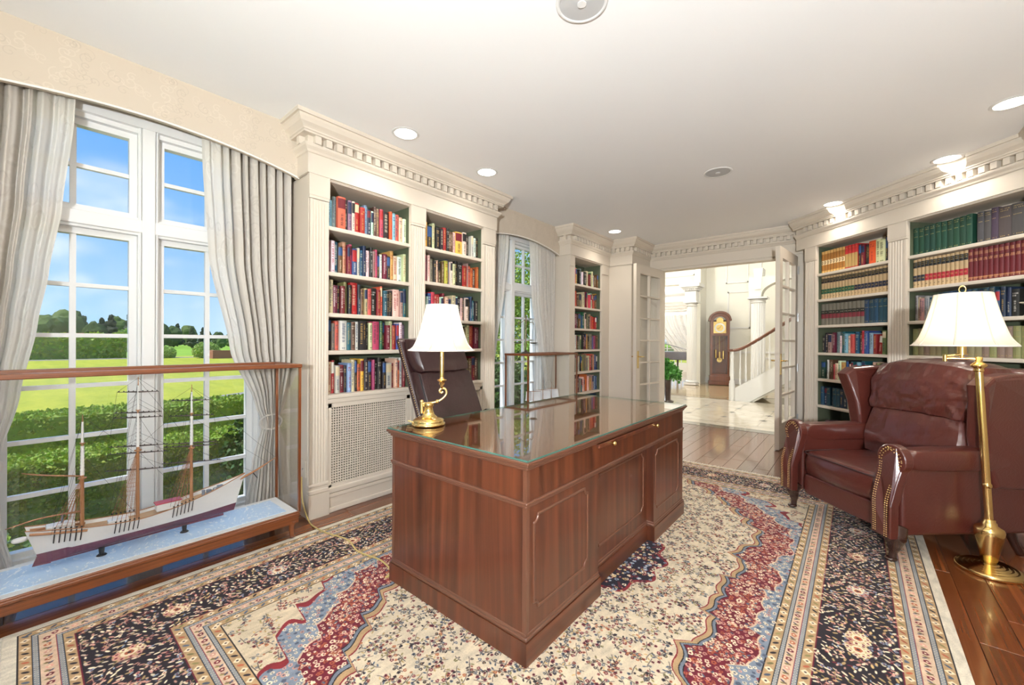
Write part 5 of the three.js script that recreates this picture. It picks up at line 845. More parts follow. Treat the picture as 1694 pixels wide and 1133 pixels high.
function hull(parent, L, B, keel, rail, wl, sternK) { // bow on +x
  const st = (s) => { const full = Math.pow(Math.sin(Math.PI * clamp(0.09 + s * 0.91)), 0.55) * (s > 0.8 ? Math.sqrt(clamp((1 - s) / 0.2)) : 1); return B / 2 * full; };
  const pt = (s, a, side, top) => { const yr = rail(s), y = mixv(keel(s), yr, a), w = st(s) * Math.pow(a, s < 0.15 ? 0.9 : 0.42) + 0.002; const x = -L / 2 + L * s + (s > 0.75 ? (s - 0.75) / 0.25 * 0.07 * L * (a - 0.5) : 0) - (s < 0.12 ? (0.12 - s) / 0.12 * 0.06 * L * (a - 0.55) : 0); return [x, y, side * w]; };
  const half = (a0, a1, side) => surf((u, v) => { const al = (a) => typeof a === 'function' ? a(u) : a; return pt(u, mixv(al(a0), al(a1), side > 0 ? v : 1 - v), side); }, 60, 8);
  const aw = (s) => clamp((wl - keel(s)) / (rail(s) - keel(s)), 0.05, 0.9);
  mesh('hull', [half(aw, 1, 1), half(aw, 1, -1)], M.hullWhite, parent); mesh('hull_bottom', [half(0, aw, 1), half(0, aw, -1), bx(-L / 2 + 0.02 * L, L * 0.40, keel(0.4) - 0.008, keel(0.4) + 0.004, -0.003, 0.003), extrude([[-0.5 * L, keel(0) - 0.004], [-0.43 * L, keel(0) - 0.008], [-0.43 * L, wl + 0.004], [-0.475 * L, wl + 0.004]], 0.005).translate(0, 0, -0.0025)], M.hullRed, parent);
  mesh('deck', surf((u, v) => { const s = 0.01 + u * 0.97, p = pt(s, 0.86, 1); return [p[0], p[1], mixv(-p[2], p[2], v)]; }, 50, 4), M.deck, parent);
  mesh('rail', [1, -1].map((sd) => tube(Array.from({ length: 24 }, (_, i) => { const p = pt(i / 23, 1, sd); return [p[0], p[1] + 0.001, p[2]]; }), 0.0026, 60, 5)), M.spar, parent);
  return { pt };
}
{
  const o = thing('ship_model', 'white three-masted sailing ship model with maroon bottom, sails furled', 'ship model', [-2.80, 0.175, -0.43], Math.PI / 2);
  const keel = (s) => 0.037 + 0.012 * s, rail = (s) => 0.150 + 0.24 * Math.pow(s - 0.45, 2) + (s > 0.45 ? 0.05 * (s - 0.45) : 0.02 * (0.45 - s));
  const { pt } = hull(o, 0.80, 0.135, keel, rail, 0.088);
  for (const x of [-0.18, 0.14]) mesh('stand', [cyl(0.02, 0.014, 0.006, x, 0, 0, 14), cyl(0.009, 0.012, 0.034, x, 0.005, 0, 12)], M.black, o);
  const mastX = [[-0.246, 0.69, 'm'], [-0.05, 0.855, 's'], [0.17, 0.80, 's']], yardA = 58 * D2R;
  const rig = [], shroud = [], plates = [], ylines = [];
  mastX.forEach(([x, h, k], i) => {
    const m = mesh('mast', [limb([[x, 0.12, 0, 0.008], [x, h * 0.62, 0, 0.0065], [x, h * 0.84, 0, 0.004], [x, h, 0, 0.0016]], 10), cyl(0.014, 0.016, 0.006, x, h * 0.56, 0, 10), cyl(0.009, 0.010, 0.005, x, h * 0.80, 0, 10)], M.spar, o);
    mesh('mast_top', [cyl(0.008, 0.0065, h * 0.2, x, h * 0.585, 0, 10), cyl(0.0055, 0.004, h * 0.15, x, h * 0.80, 0, 8)], M.hullWhite, m);
    const yards = k === 's' ? (i === 1 ? [0.385, 0.47, 0.505, 0.65, 0.675, 0.78] : [0.375, 0.462, 0.479, 0.63, 0.714]) : [];
    yards.forEach((y, j) => { const l = mixv(0.135, 0.085, (y - 0.37) / 0.42), dx = Math.sin(yardA) * l, dz = Math.cos(yardA) * l; const yd = mesh('yard', limb([[x - dx, y, -dz, 0.0015], [x, y, 0, 0.0042], [x + dx, y, dz, 0.0015]], 7, 4), M.darkSpar ?? (M.darkSpar = std({ color: lin(0.07, 0.05, 0.045), roughness: 0.45 })), o); const bl = []; for (let t = -4; t <= 4; t++) if (t) bl.push(ball(0.0032, x + dx * t / 4.4, y + 0.004, dz * t / 4.4, 6, 4)); mesh('yard_block', bl, M.black, yd); ylines.push([[x - dx, y, -dz], [x, y + 0.07, 0]], [[x + dx, y, dz], [x, y + 0.07, 0]]); if (j) { const py = yards[j - 1], pl = mixv(0.135, 0.085, (py - 0.37) / 0.42); ylines.push([[x - dx, y, -dz], [x - Math.sin(yardA) * pl, py, -Math.cos(yardA) * pl]], [[x + dx, y, dz], [x + Math.sin(yardA) * pl, py, Math.cos(yardA) * pl]]); } });
    // shrouds with ratlines to both rails, chain plates below
    const s0 = clamp((x + 0.4) / 0.8), yT = h * 0.57;
    for (const sd of [-1, 1]) {
      for (let j = 0; j < 6; j++) { const xx = x - 0.005 - j * 0.0165, p = pt(clamp((xx + 0.4) / 0.8, 0.02, 0.98), 1, sd); shroud.push(bar([x, yT, sd * 0.004], [xx, p[1] + 0.004, p[2] * 1.03], 0.0009, 0.0011, 4)); const q = pt(clamp((xx + 0.4) / 0.8, 0.02, 0.98), 0.58, sd); plates.push(bar([xx, p[1], p[2] * 1.06 + sd * 0.002], [xx - 0.004, q[1], q[2] + sd * 0.005], 0.0021, 0.0021, 5)); plates.push(ball(0.0042, xx, p[1] + 0.008, p[2] * 1.05, 7, 5)); }
      for (let r = 1; r < 16; r++) { const t = r / 17, p0 = pt(clamp((x - 0.005 + 0.4) / 0.8, 0.02, 0.98), 1, sd), p1 = pt(clamp((x - 0.088 + 0.4) / 0.8, 0.02, 0.98), 1, sd); shroud.push(bar([mixv(x - 0.005, x, t), mixv(p0[1], yT, t), mixv(p0[2], sd * 0.004, t)], [mixv(x - 0.088, x, t), mixv(p1[1], yT, t), mixv(p1[2], sd * 0.004, t)], 0.0006, 0.0006, 3)); }
      for (let r = 0; r < 14; r++) { const y = yT + 0.03 + r * h * 0.022, w = 0.012 * (1 - r / 15); rig.push(bar([x - w, y, sd * w], [x + w, y, -sd * w], 0.0008, 0.0008, 3)); }
      rig.push(bar([x, h * 0.8, 0], [x - 0.07, yT * 0.42 + 0.04, sd * 0.06], 0.0006, 0.0006, 3), bar([x, h * 0.97, 0], [x - 0.10, 0.17, sd * 0.055], 0.0006, 0.0006, 3));
    }
  });
  const stays = [[[0.17, 0.78, 0], [0.60, 0.305, 0]], [[0.17, 0.62, 0], [0.555, 0.285, 0]], [[0.17, 0.45, 0], [0.47, 0.25, 0]], [[-0.05, 0.84, 0], [0.17, 0.48, 0]], [[-0.05, 0.66, 0], [0.17, 0.19, 0]], [[-0.05, 0.48, 0], [0.165, 0.16, 0]], [[-0.246, 0.68, 0], [-0.05, 0.46, 0]], [[-0.246, 0.5, 0], [-0.05, 0.15, 0]], [[-0.05, 0.78, 0], [-0.246, 0.50, 0]], [[0.17, 0.72, 0], [-0.05, 0.5, 0]]];
  mesh('rigging', [...rig, ...[...stays, ...ylines].map(([a, b]) => bar(a, b, 0.0007, 0.0007, 3))], M.line, o).userData.kind = 'stuff';
  mesh('shrouds', shroud, M.rope, o).userData.kind = 'stuff'; mesh('chain_plates', plates, M.black, o).userData.kind = 'stuff';
  mesh('bowsprit', limb([[0.36, 0.205, 0, 0.0075], [0.48, 0.25, 0, 0.006], [0.60, 0.308, 0, 0.0022]], 10), M.spar, o);
  mesh('dolphin_striker', bar([0.47, 0.245, 0], [0.495, 0.205, 0], 0.003, 0.002), M.black, o);
  mesh('gaff', [limb([[-0.25, 0.40, 0, 0.004], [-0.36, 0.43, 0, 0.0032], [-0.43, 0.455, 0, 0.002]], 8), limb([[-0.25, 0.235, 0, 0.004], [-0.38, 0.24, 0, 0.0038], [-0.475, 0.225, 0, 0.002]], 8)], M.spar, o);
  mesh('cabin', [rbx(0.02, 0.12, 0.15, 0.185, -0.026, 0.026, 0.004), rbx(-0.36, -0.27, 0.17, 0.20, -0.03, 0.03, 0.004), rbx(-0.16, -0.085, 0.14, 0.158, -0.022, 0.022, 0.003)], M.hullWhite, o);
  mesh('cabin_roof', [rbx(0.015, 0.125, 0.185, 0.192, -0.029, 0.029, 0.003)], M.redPaint, o);
  mesh('deck_gear', [cyl(0.013, 0.013, 0.03, 0.25, 0.17, 0.0, 12).rotateX(0), rbx(0.29, 0.32, 0.19, 0.21, -0.018, 0.018, 0.004), cyl(0.008, 0.008, 0.04, 0.22, 0.17, 0.02, 8), ball(0.012, 0.275, 0.20, 0.02), cyl(0.004, 0.004, 0.05, -0.31, 0.19, 0, 8)], std({ color: lin(0.16, 0.18, 0.22), roughness: 0.4 }), o);
  mesh('jolly_boat', [puffy(0.05, 0.022, 0.032, 0.8, 0, 0, 10).translate(-0.435, 0.165, 0)], M.hullWhite, o);
  mesh('bulwark', [1, -1].map((sd) => tube(Array.from({ length: 12 }, (_, i) => { const p = pt(0.01 + i / 11 * 0.2, 0.9, sd); return [p[0], p[1], p[2] * 1.02]; }), 0.006, 30, 6)), M.spar, o);
}
{
  const o = thing('ship_model', 'small ship model with white square sails set', 'ship model', [-2.87, 0.175, -4.02], Math.PI / 2);
  hull(o, 0.62, 0.12, (s) => 0.03, (s) => 0.13 + 0.2 * Math.pow(s - 0.45, 2), 0.07);
  for (const x of [-0.14, 0.12]) mesh('stand', cyl(0.014, 0.01, 0.035, x, 0, 0, 12), M.black, o);
  for (const [x, h] of [[-0.2, 0.5], [-0.01, 0.62], [0.17, 0.56]]) {
    mesh('mast', limb([[x, 0.1, 0, 0.006], [x, h * 0.6, 0, 0.0045], [x, h, 0, 0.0015]], 8), M.spar, o);
    for (const [y0, y1, w] of [[0.2, 0.34, 0.11], [0.36, 0.47, 0.088]]) { if (y1 > h) continue; const a = 0.75; mesh('sail', surf((u, v) => { const t = (u - 0.5) * 2, b = 0.03 * (1 - t * t) * Math.sin(Math.PI * clamp(v * 0.9 + 0.05)); return [x + b + Math.sin(a) * t * w * (1.08 - 0.16 * v), mixv(y0, y1, v), Math.cos(a) * t * w * (1.08 - 0.16 * v)]; }, 14, 8), M.sailcloth, o); mesh('yard', limb([[x - Math.sin(a) * w, y1, -Math.cos(a) * w, 0.0015], [x, y1, 0, 0.0036], [x + Math.sin(a) * w, y1, Math.cos(a) * w, 0.0015]], 6, 3), M.spar, o); }
  }
  mesh('bowsprit', limb([[0.28, 0.17, 0, 0.005], [0.45, 0.22, 0, 0.002]], 8, 4), M.spar, o);
  mesh('rigging', [[[0.17, 0.55, 0], [0.45, 0.22, 0]], [[-0.01, 0.6, 0], [0.17, 0.2, 0]], [[-0.2, 0.49, 0], [-0.01, 0.2, 0]], [[0.17, 0.4, 0], [0.1, 0.15, 0.05]], [[-0.01, 0.45, 0], [-0.09, 0.14, 0.055]], [[-0.2, 0.36, 0], [-0.26, 0.15, 0.05]], [[-0.2, 0.36, 0], [-0.26, 0.15, -0.05]]].map(([a, b]) => bar(a, b, 0.0008, 0.0008, 3)), M.line, o).userData.kind = 'stuff';
}
{ // balance on the smaller case
  const o = thing('balance_scale', 'antique bronze balance scale standing on the smaller ship case', 'balance scale', [-2.86, 1.0905, -3.66], 40 * D2R), B = std({ color: lin(0.16, 0.13, 0.09), roughness: 0.35, metalness: 0.9 });
  mesh('base', lathe([[0, 0], [0.055, 0], [0.057, 0.006], [0.04, 0.014], [0.018, 0.02], [0.010, 0.035], [0, 0.035]], 28), B, o);
  mesh('column', lathe([[0, 0.03], [0.009, 0.03], [0.0065, 0.1], [0.009, 0.2], [0.006, 0.32], [0.010, 0.36], [0.013, 0.375], [0.006, 0.39], [0.012, 0.41], [0.004, 0.43], [0.002, 0.455], [0, 0.456]], 18), B, o);
  mesh('beam', tube([[-0.088, 0.325, 0], [-0.075, 0.355, 0], [-0.05, 0.35, 0], [-0.03, 0.37, 0], [0, 0.372, 0], [0.03, 0.37, 0], [0.05, 0.35, 0], [0.075, 0.355, 0], [0.088, 0.325, 0]], 0.0042, 50, 7), B, o);
  for (const s of [-1, 1]) mesh('pan', [lathe([[0, 0.108], [0.03, 0.110], [0.046, 0.120], [0.048, 0.124], [0.044, 0.122], [0, 0.113]], 28).translate(s * 0.088, 0, 0), ...[0, 1, 2].map((k) => bar([s * 0.088, 0.325, 0], [s * 0.088 + 0.046 * Math.cos(k * 2.094), 0.122, 0.046 * Math.sin(k * 2.094)], 0.0009, 0.0009, 4))], B, o);
}

{ // pale china stand on the bookshelf
  const [x, z] = dg(DLEN - 0.125, -0.08), o = thing('china_stand', 'cream china pedestal dish on the third shelf above the armchair', 'china', [x, 1.4305, z]);
  mesh('dish', lathe([[0, 0.085], [0.03, 0.088], [0.05, 0.096], [0.052, 0.102], [0.046, 0.101], [0, 0.094]], 28), M.china ?? (M.china = phy({ color: lin(0.80, 0.74, 0.6), roughness: 0.25, clearcoat: 0.5 })), o);
  mesh('stem', lathe([[0, 0], [0.028, 0], [0.03, 0.006], [0.012, 0.02], [0.009, 0.05], [0.016, 0.086], [0, 0.088]], 24), M.china, o);
}

// ---------------------------------------------------------------- glazed double doors
function doorLeaf(n, label, pos, turn, flip) {
  const o = structGroup(`door_${n}`, label, 'door'); o.position.set(...pos); o.rotation.y = turn;
  const W = 0.86, H = 2.325, st = 0.115, tr = 0.125, br = 0.30, t = 0.0225;
  mesh('door_frame', [bx(0, st, 0.012, H, -t, t), bx(W - st, W, 0.012, H, -t, t), bx(st, W - st, H - tr, H, -t, t), bx(st, W - st, 0.012, br, -t, t)], M.cream, o);
  const a = st, b = W - st, y0 = br, y1 = H - tr, mx = (a + b) / 2, rows = 6, h = (y1 - y0) / rows;
  mesh('glazing_bar', bx(mx - 0.011, mx + 0.011, y0, y1, -t + 0.003, t - 0.003), M.cream, o);
  for (let k = 1; k < rows; k++) mesh('glazing_bar', bx(a, b, y0 + k * h - 0.011, y0 + k * h + 0.011, -t + 0.004, t - 0.004), M.cream, o);
  const pg = new THREE.PlaneGeometry((b - a) / 2, h); for (let k = 0; k < rows; k++) for (const x of [(a + mx) / 2, (b + mx) / 2]) mesh('pane', pg, M.pane, o, [x, y0 + (k + 0.5) * h, 0]);
  for (const s of [-1, 1]) {
    const p = mesh('handle_plate', rbox(0.038, 0.24, 0.005, 0.002, W - 0.055, 0.98, s * (t + 0.0025)), M.brass, o);
    mesh('lever', [cyl(0.008, 0.008, 0.045, 0, 0, 0, 12).rotateX(s * Math.PI / 2).translate(W - 0.055, 1.02, s * t), limb([[W - 0.055, 1.02, s * (t + 0.045), 0.008], [W - 0.10, 1.022, s * (t + 0.048), 0.007], [W - 0.16, 1.016, s * (t + 0.046), 0.0055]], 8)], M.brass, p);
  }
  for (const y of [0.22, 0.86, 1.5, 2.1]) mesh('hinge', [cyl(0.008, 0.008, 0.1, -0.004, y, flip * (t + 0.004), 10), bx(-0.002, 0.03, y, y + 0.1, flip * t, flip * (t + 0.002))], M.steel, o);
}
doorLeaf(1, 'open glazed door with brass handle folded against the plain boxed wall', [-2.30, 0, ZD + 0.01], -94.3 * D2R, 1);
doorLeaf(2, 'open glazed door swung toward the slanted bookcase', [-0.588, 0, ZD + 0.01], -96 * D2R, -1);
struct('trim_5', [bx(-2.325, -2.305, 0, 2.345, ZD - 0.15, ZD + 0.012), bx(-0.58, -0.56, 0, 2.345, ZD - 0.15, ZD + 0.012), bx(-2.325, -0.56, 2.325, 2.348, ZD - 0.15, ZD + 0.008)], M.cream, 'cream door lining of the glazed doorway', 'door lining');

// ---------------------------------------------------------------- entrance hall beyond the doors
const tMarble = dataTex(512, 512, (u, v) => { const a = pn(u, v, 5, 5, 2), r = 1 - Math.abs(pn(u, v, 7, 7, 6)) * 3, c = 0.5 + 0.5 * pn(u, v, 30, 30, 1), k = clamp(0.5 + a * 0.4 + 0.15 * c), vein = Math.pow(clamp(r), 5) * 0.07; return [mixv(0.83, 0.92, k) - vein, mixv(0.79, 0.89, k) - vein, mixv(0.72, 0.83, k) - vein]; });
tMarble.repeat.set(0.7, 0.7);
const tMarbleB = tMarble.clone(); tMarbleB.repeat.set(1.3, 1.3); tMarbleB.needsUpdate = true;
M.marble = phy({ map: tMarble, roughness: 0.12, clearcoat: 0.5, clearcoatRoughness: 0.04 });
M.marbleGrey = phy({ map: tMarbleB, color: lin(0.30, 0.33, 0.31), roughness: 0.12, clearcoat: 0.5, clearcoatRoughness: 0.04 });
M.marbleTan = phy({ map: tMarbleB, color: lin(0.72, 0.58, 0.38), roughness: 0.14, clearcoat: 0.5, clearcoatRoughness: 0.04 });
M.hallWall = std({ color: lin(0.76, 0.75, 0.68), roughness: 0.6 });
const slab = (pts, y0, y1) => extrude(pts.map(([x, z]) => [x, -z]), y1 - y0).rotateX(-Math.PI / 2).translate(0, y0, 0);
{
  const HALL = [[-3.5, ZD - 0.07], [2.75, ZD - 0.07], [2.75, -18.2], [-8.6, -18.2]];
  const fl = struct('floor_hall', slab(HALL, -0.2, -0.012), M.marbleTan, 'polished cream marble floor of the entrance hall', 'floor');
  const T = (n, g, m) => mesh(n, muv(g), m, fl);
  T('marble_strip', bx(-4, 2, -0.012, 0.0, -6.63, -6.43), M.marbleGrey); T('inlay_line', bx(-4, 2, -0.012, 0.0005, -6.445, -6.425), M.black); T('inlay_line', bx(-4, 2, -0.012, 0.0005, -6.645, -6.63), M.black);
  T('marble_strip', bx(-4, 2, -0.012, 0, -6.90, -6.646), M.marble); T('inlay_line', bx(-4, 2, -0.012, 0.0004, -6.912, -6.901), M.marbleGrey);
  const s = 0.56; for (let i = 0; i < 9; i++) for (let j = 0; j < 5; j++) { const x = -3.9 + i * s, z = -6.913 - j * s; T('marble_tile', bx(x + 0.001, x + s - 0.001, -0.012, -0.0003, z - s + 0.001, z - 0.001), M.marble); if (i && j) mesh('diamond_inset', new THREE.CylinderGeometry(0.058, 0.058, 0.012, 4).translate(x, -0.0056, z), M.black, fl); }
  T('inlay_line', bx(-4, 1.2, -0.012, 0.0006, -9.735, -9.715), M.black);
  for (let k = 0; k < 2; k++) mesh('inlay_line', new THREE.RingGeometry(2.2 + k * 0.5, 2.23 + k * 0.5, 60).rotateX(-Math.PI / 2).translate(-2.8, -0.0105, -12.4 + k), M.black, fl);
  struct('wall_hall_far', [bx(-3.62, 4, -0.2, 5, -13.9, -13.62), bx(-6.5, -3.62, 3.1, 5, -13.9, -13.62), bx(-3.72, -3.55, -0.2, 5, -13.62, -13.0)], M.hallWall, 'pale panelled hall wall behind the longcase clock', 'wall');
  struct('wall_hall_right', bx(2.5, 2.75, -0.2, 5, -18.2, -6.5), M.hallWall, 'pale side wall of the entrance hall beyond the stairs', 'wall');
  struct('wall_hall_left', slab([[-3.35, -6.5], [-3.6, -6.5], [-8.75, -18.3], [-8.5, -18.3]], -0.2, 5.2), M.hallWall, 'pale side wall of the hall beyond the planter', 'wall');
  struct('wall_hall_front', [bx(-3.5, -2.5, 0, 5, -6.78, -6.52), bx(-0.4, 2.6, 0, 5, -6.78, -6.52), bx(-2.5, -0.4, 2.4, 5, -6.78, -6.52)], M.hallWall, 'pale hall side of the doorway wall', 'wall');
  struct('ceiling_hall', slab(HALL, 5, 5.2), M.ceiling, 'high white ceiling of the entrance hall', 'ceiling');
  const fr = (x0, x1, y0, y1, z) => [bx(x0, x1, y0, y0 + 0.035, z, z + 0.02), bx(x0, x1, y1 - 0.035, y1, z, z + 0.02), bx(x0, x0 + 0.035, y0, y1, z, z + 0.02), bx(x1 - 0.035, x1, y0, y1, z, z + 0.02)];
  struct('trim_6', [...fr(-3.0, -2.4, 3.0, 3.85, -13.62), ...fr(-2.95, -2.35, 1.65, 2.75, -13.62), ...fr(-2.1, 0.2, 3.05, 3.9, -13.62), ...fr(-2.05, -1.2, 0.2, 0.8, -13.62), ...fr(-5.2, -3.9, 3.35, 4.3, -13.62), bx(-3.55, 2, 0.92, 0.98, -13.62, -13.58), bx(-3.55, 2, 0, 0.16, -13.62, -13.59)], M.white, 'white picture-frame mouldings on the hall wall', 'wall moulding');
  // living room beyond: window wall and ceiling
  struct('wall_living_room', [bx(-8.5, -7.2, -0.2, 3.2, -18.2, -18), bx(-4.2, 0, -0.2, 3.2, -18.2, -18), bx(-7.2, -4.2, -0.2, 0.35, -18.2, -18), bx(-7.2, -4.2, 2.5, 3.2, -18.2, -18), bx(-3.3, -3.1, -0.2, 3.2, -18, -13.9)], M.white, 'white far window wall of the living room', 'wall');
  struct('ceiling_living_room', slab([[-6.55, -13.9], [-3.1, -13.9], [-3.1, -18.2], [-8.5, -18.2]], 3.2, 3.4), M.ceiling, 'white ceiling of the living room', 'ceiling');
  const w = structGroup('window_4', 'small-paned window behind the draped living room curtains', 'window'); const g = []; for (let k = 0; k <= 10; k++) g.push(bx(-7.2 + k * 0.3 - 0.015, -7.2 + k * 0.3 + 0.015, 0.35, 2.5, -18.12, -18.08)); for (let k = 0; k <= 7; k++) g.push(bx(-7.2, -4.2, 0.35 + k * 0.307 - 0.015, 0.35 + k * 0.307 + 0.015, -18.12, -18.08)); mesh('glazing_bars', g, M.white, w); mesh('pane', new THREE.PlaneGeometry(3, 2.15).translate(-5.7, 1.42, -18.1), M.pane, w);
  struct('trim_7', [bx(-7.6, -3.8, 2.36, 2.56, -17.98, -17.85)], M.white, 'white pelmet board over the living room window', 'pelmet');
}
{ // living room curtains, valance swag, piano
  for (const [za, lab, s] of [[0, 'white draped curtain swept aside at the living room window', 1]]) {
    const o = thing('curtain', lab, 'curtain'); mesh('drape', surf((u, v) => { const y = mixv(2.4, 0.3, v), lead = mixv(-6.9, -4.95, Math.pow(v, 1.6) * (v < 0.6 ? 1 : 0.9)), x = mixv(-4.15, Math.min(lead, -4.6), u); return [x, y, -17.8 + 0.06 * Math.sin(u * 70)]; }, 120, 20), M.lining, o);
    mesh('swag', surf((u, v) => { const t = (u - 0.5) * 2, y = 2.95 - v * (0.42 - 0.18 * t * t); return [mixv(-7.2, -4.1, u), y, -17.75 + 0.05 * Math.sin(v * 22 + t * 3)]; }, 40, 30), M.lining, o);
  }
  const p = thing('grand_piano', 'dark grand piano glimpsed in the living room beyond the column', 'piano', [-5.15, 0, -15.9], 0.3); p.scale.setScalar(0.92);
  mesh('case', extrude([[-0.75, -0.7], [0.75, -0.7], [0.75, 0.1], [0.4, 0.6], [-0.1, 0.9], [-0.75, 0.9]], 0.3, 0.01).rotateX(-Math.PI / 2).translate(0, 0.65, 0), M.legWood, p);
  mesh('lid', extrude([[-0.75, -0.7], [0.75, -0.7], [0.75, 0.1], [0.4, 0.6], [-0.1, 0.9], [-0.75, 0.9]], 0.02, 0).rotateX(-Math.PI / 2).rotateZ(-0.28).translate(0.0, 1.14, 0), M.legWood, p);
  for (const [x, z] of [[-0.6, 0.55], [0.6, 0.55], [0, -0.7]]) mesh('leg', limb([[x, 0.66, z, 0.05], [x, 0.3, z, 0.035], [x, 0, z, 0.03]], 10), M.legWood, p);
}
function column(label, x, z, r, h, ent) {
  const o = thing('fluted_column', label, 'column', [x, 0, z]); const pts = []; for (let k = 0; k < 20; k++) for (let a = 0; a < 5; a++) { const t = (k + a / 5) / 20 * 2 * Math.PI, d = r - 0.012 * Math.sin(Math.PI * a / 5); pts.push([Math.cos(t) * d, Math.sin(t) * d]); }
  mesh('shaft', extrude(pts, h - 0.24).rotateX(-Math.PI / 2).translate(0, 0.12, 0), M.white, o);
  mesh('column_base', [box(r * 2.5, 0.06, r * 2.5, 0, 0.03, 0), lathe([[0, 0.06], [r * 1.2, 0.06], [r * 1.25, 0.085], [r * 1.1, 0.12], [0, 0.12]], 32)], M.white, o);
  mesh('capital', [lathe([[0, h - 0.14], [r * 1.02, h - 0.14], [r * 1.1, h - 0.12], [r * 1.02, h - 0.1], [r * 1.02, h - 0.08], [r * 1.3, h - 0.04], [0, h - 0.04]], 32), box(r * 2.75, 0.04, r * 2.75, 0, h - 0.02, 0)], M.white, o);
  if (ent) { const w = r * 1.15, P = [[0, h], [w, h], [w, h + 0.30], [w + 0.02, h + 0.31], [w + 0.02, h + 0.37], [w + 0.07, h + 0.40], [w + 0.12, h + 0.46], [w + 0.13, h + 0.52], [0, h + 0.52]];
    const e = mesh('entablature', extrude([[-w, -w], [w, -w], [w, w], [-w, w]], 0.30).rotateX(-Math.PI / 2).translate(0, h, 0), M.white, o);
    mesh('entablature_cornice', [box(2 * w + 0.05, 0.06, 2 * w + 0.05, 0, h + 0.34, 0), box(2 * w + 0.14, 0.05, 2 * w + 0.14, 0, h + 0.395, 0), box(2 * w + 0.24, 0.1, 2 * w + 0.24, 0, h + 0.47, 0)], M.white, e);
    for (let k = 0; k < 6; k++) for (const [dx, dz] of [[-w + (k + 0.5) * w / 3, w + 0.035]]) mesh('dentil', box(0.03, 0.045, 0.03, dx, h + 0.345, dz), M.white, e); for (let k = 0; k < 6; k++) mesh('dentil', box(0.03, 0.045, 0.03, w + 0.035, h + 0.345, -w + (k + 0.5) * w / 3), M.white, e); }
}
column('white fluted column with dentilled block beside the longcase clock', -3.68, -12.6, 0.135, 2.42, true);
column('white fluted column behind the stair balusters under the arch', -1.80, -11.4, 0.15, 2.32, false);
column('white fluted column half hidden by the open door beyond the stairs', -0.95, -12.4, 0.15, 2.32, false);
{ // arch springing from the columns by the stairs
  const pts = []; for (let k = 0; k <= 20; k++) { const a = Math.PI * (1 - k / 20); pts.push([-1.0 + Math.cos(a) * 0.72, 2.36 + Math.sin(a) * 0.36]); } 
  const o = [[-2.0, 2.34], ...pts, [0.6, 2.36], [0.6, 3.2], [-2.0, 3.2]];
  struct('wall_hall_arch', [extrude([[-1.98, 2.33], [-1.72, 2.33], ...pts.slice(1), [0.8, 2.36], [0.8, 2.8], [-1.98, 2.8]], 0.3).translate(0, 0, -11.55)], M.hallWall, 'white arch carried by the columns beside the stairs', 'arch');
  mesh('keystone', [extrude([[-0.06, 0], [0.06, 0], [0.1, 0.5], [-0.1, 0.5]], 0.36).translate(-1.78, 2.5, -11.58)], M.white, scene.children.at(-1));
}
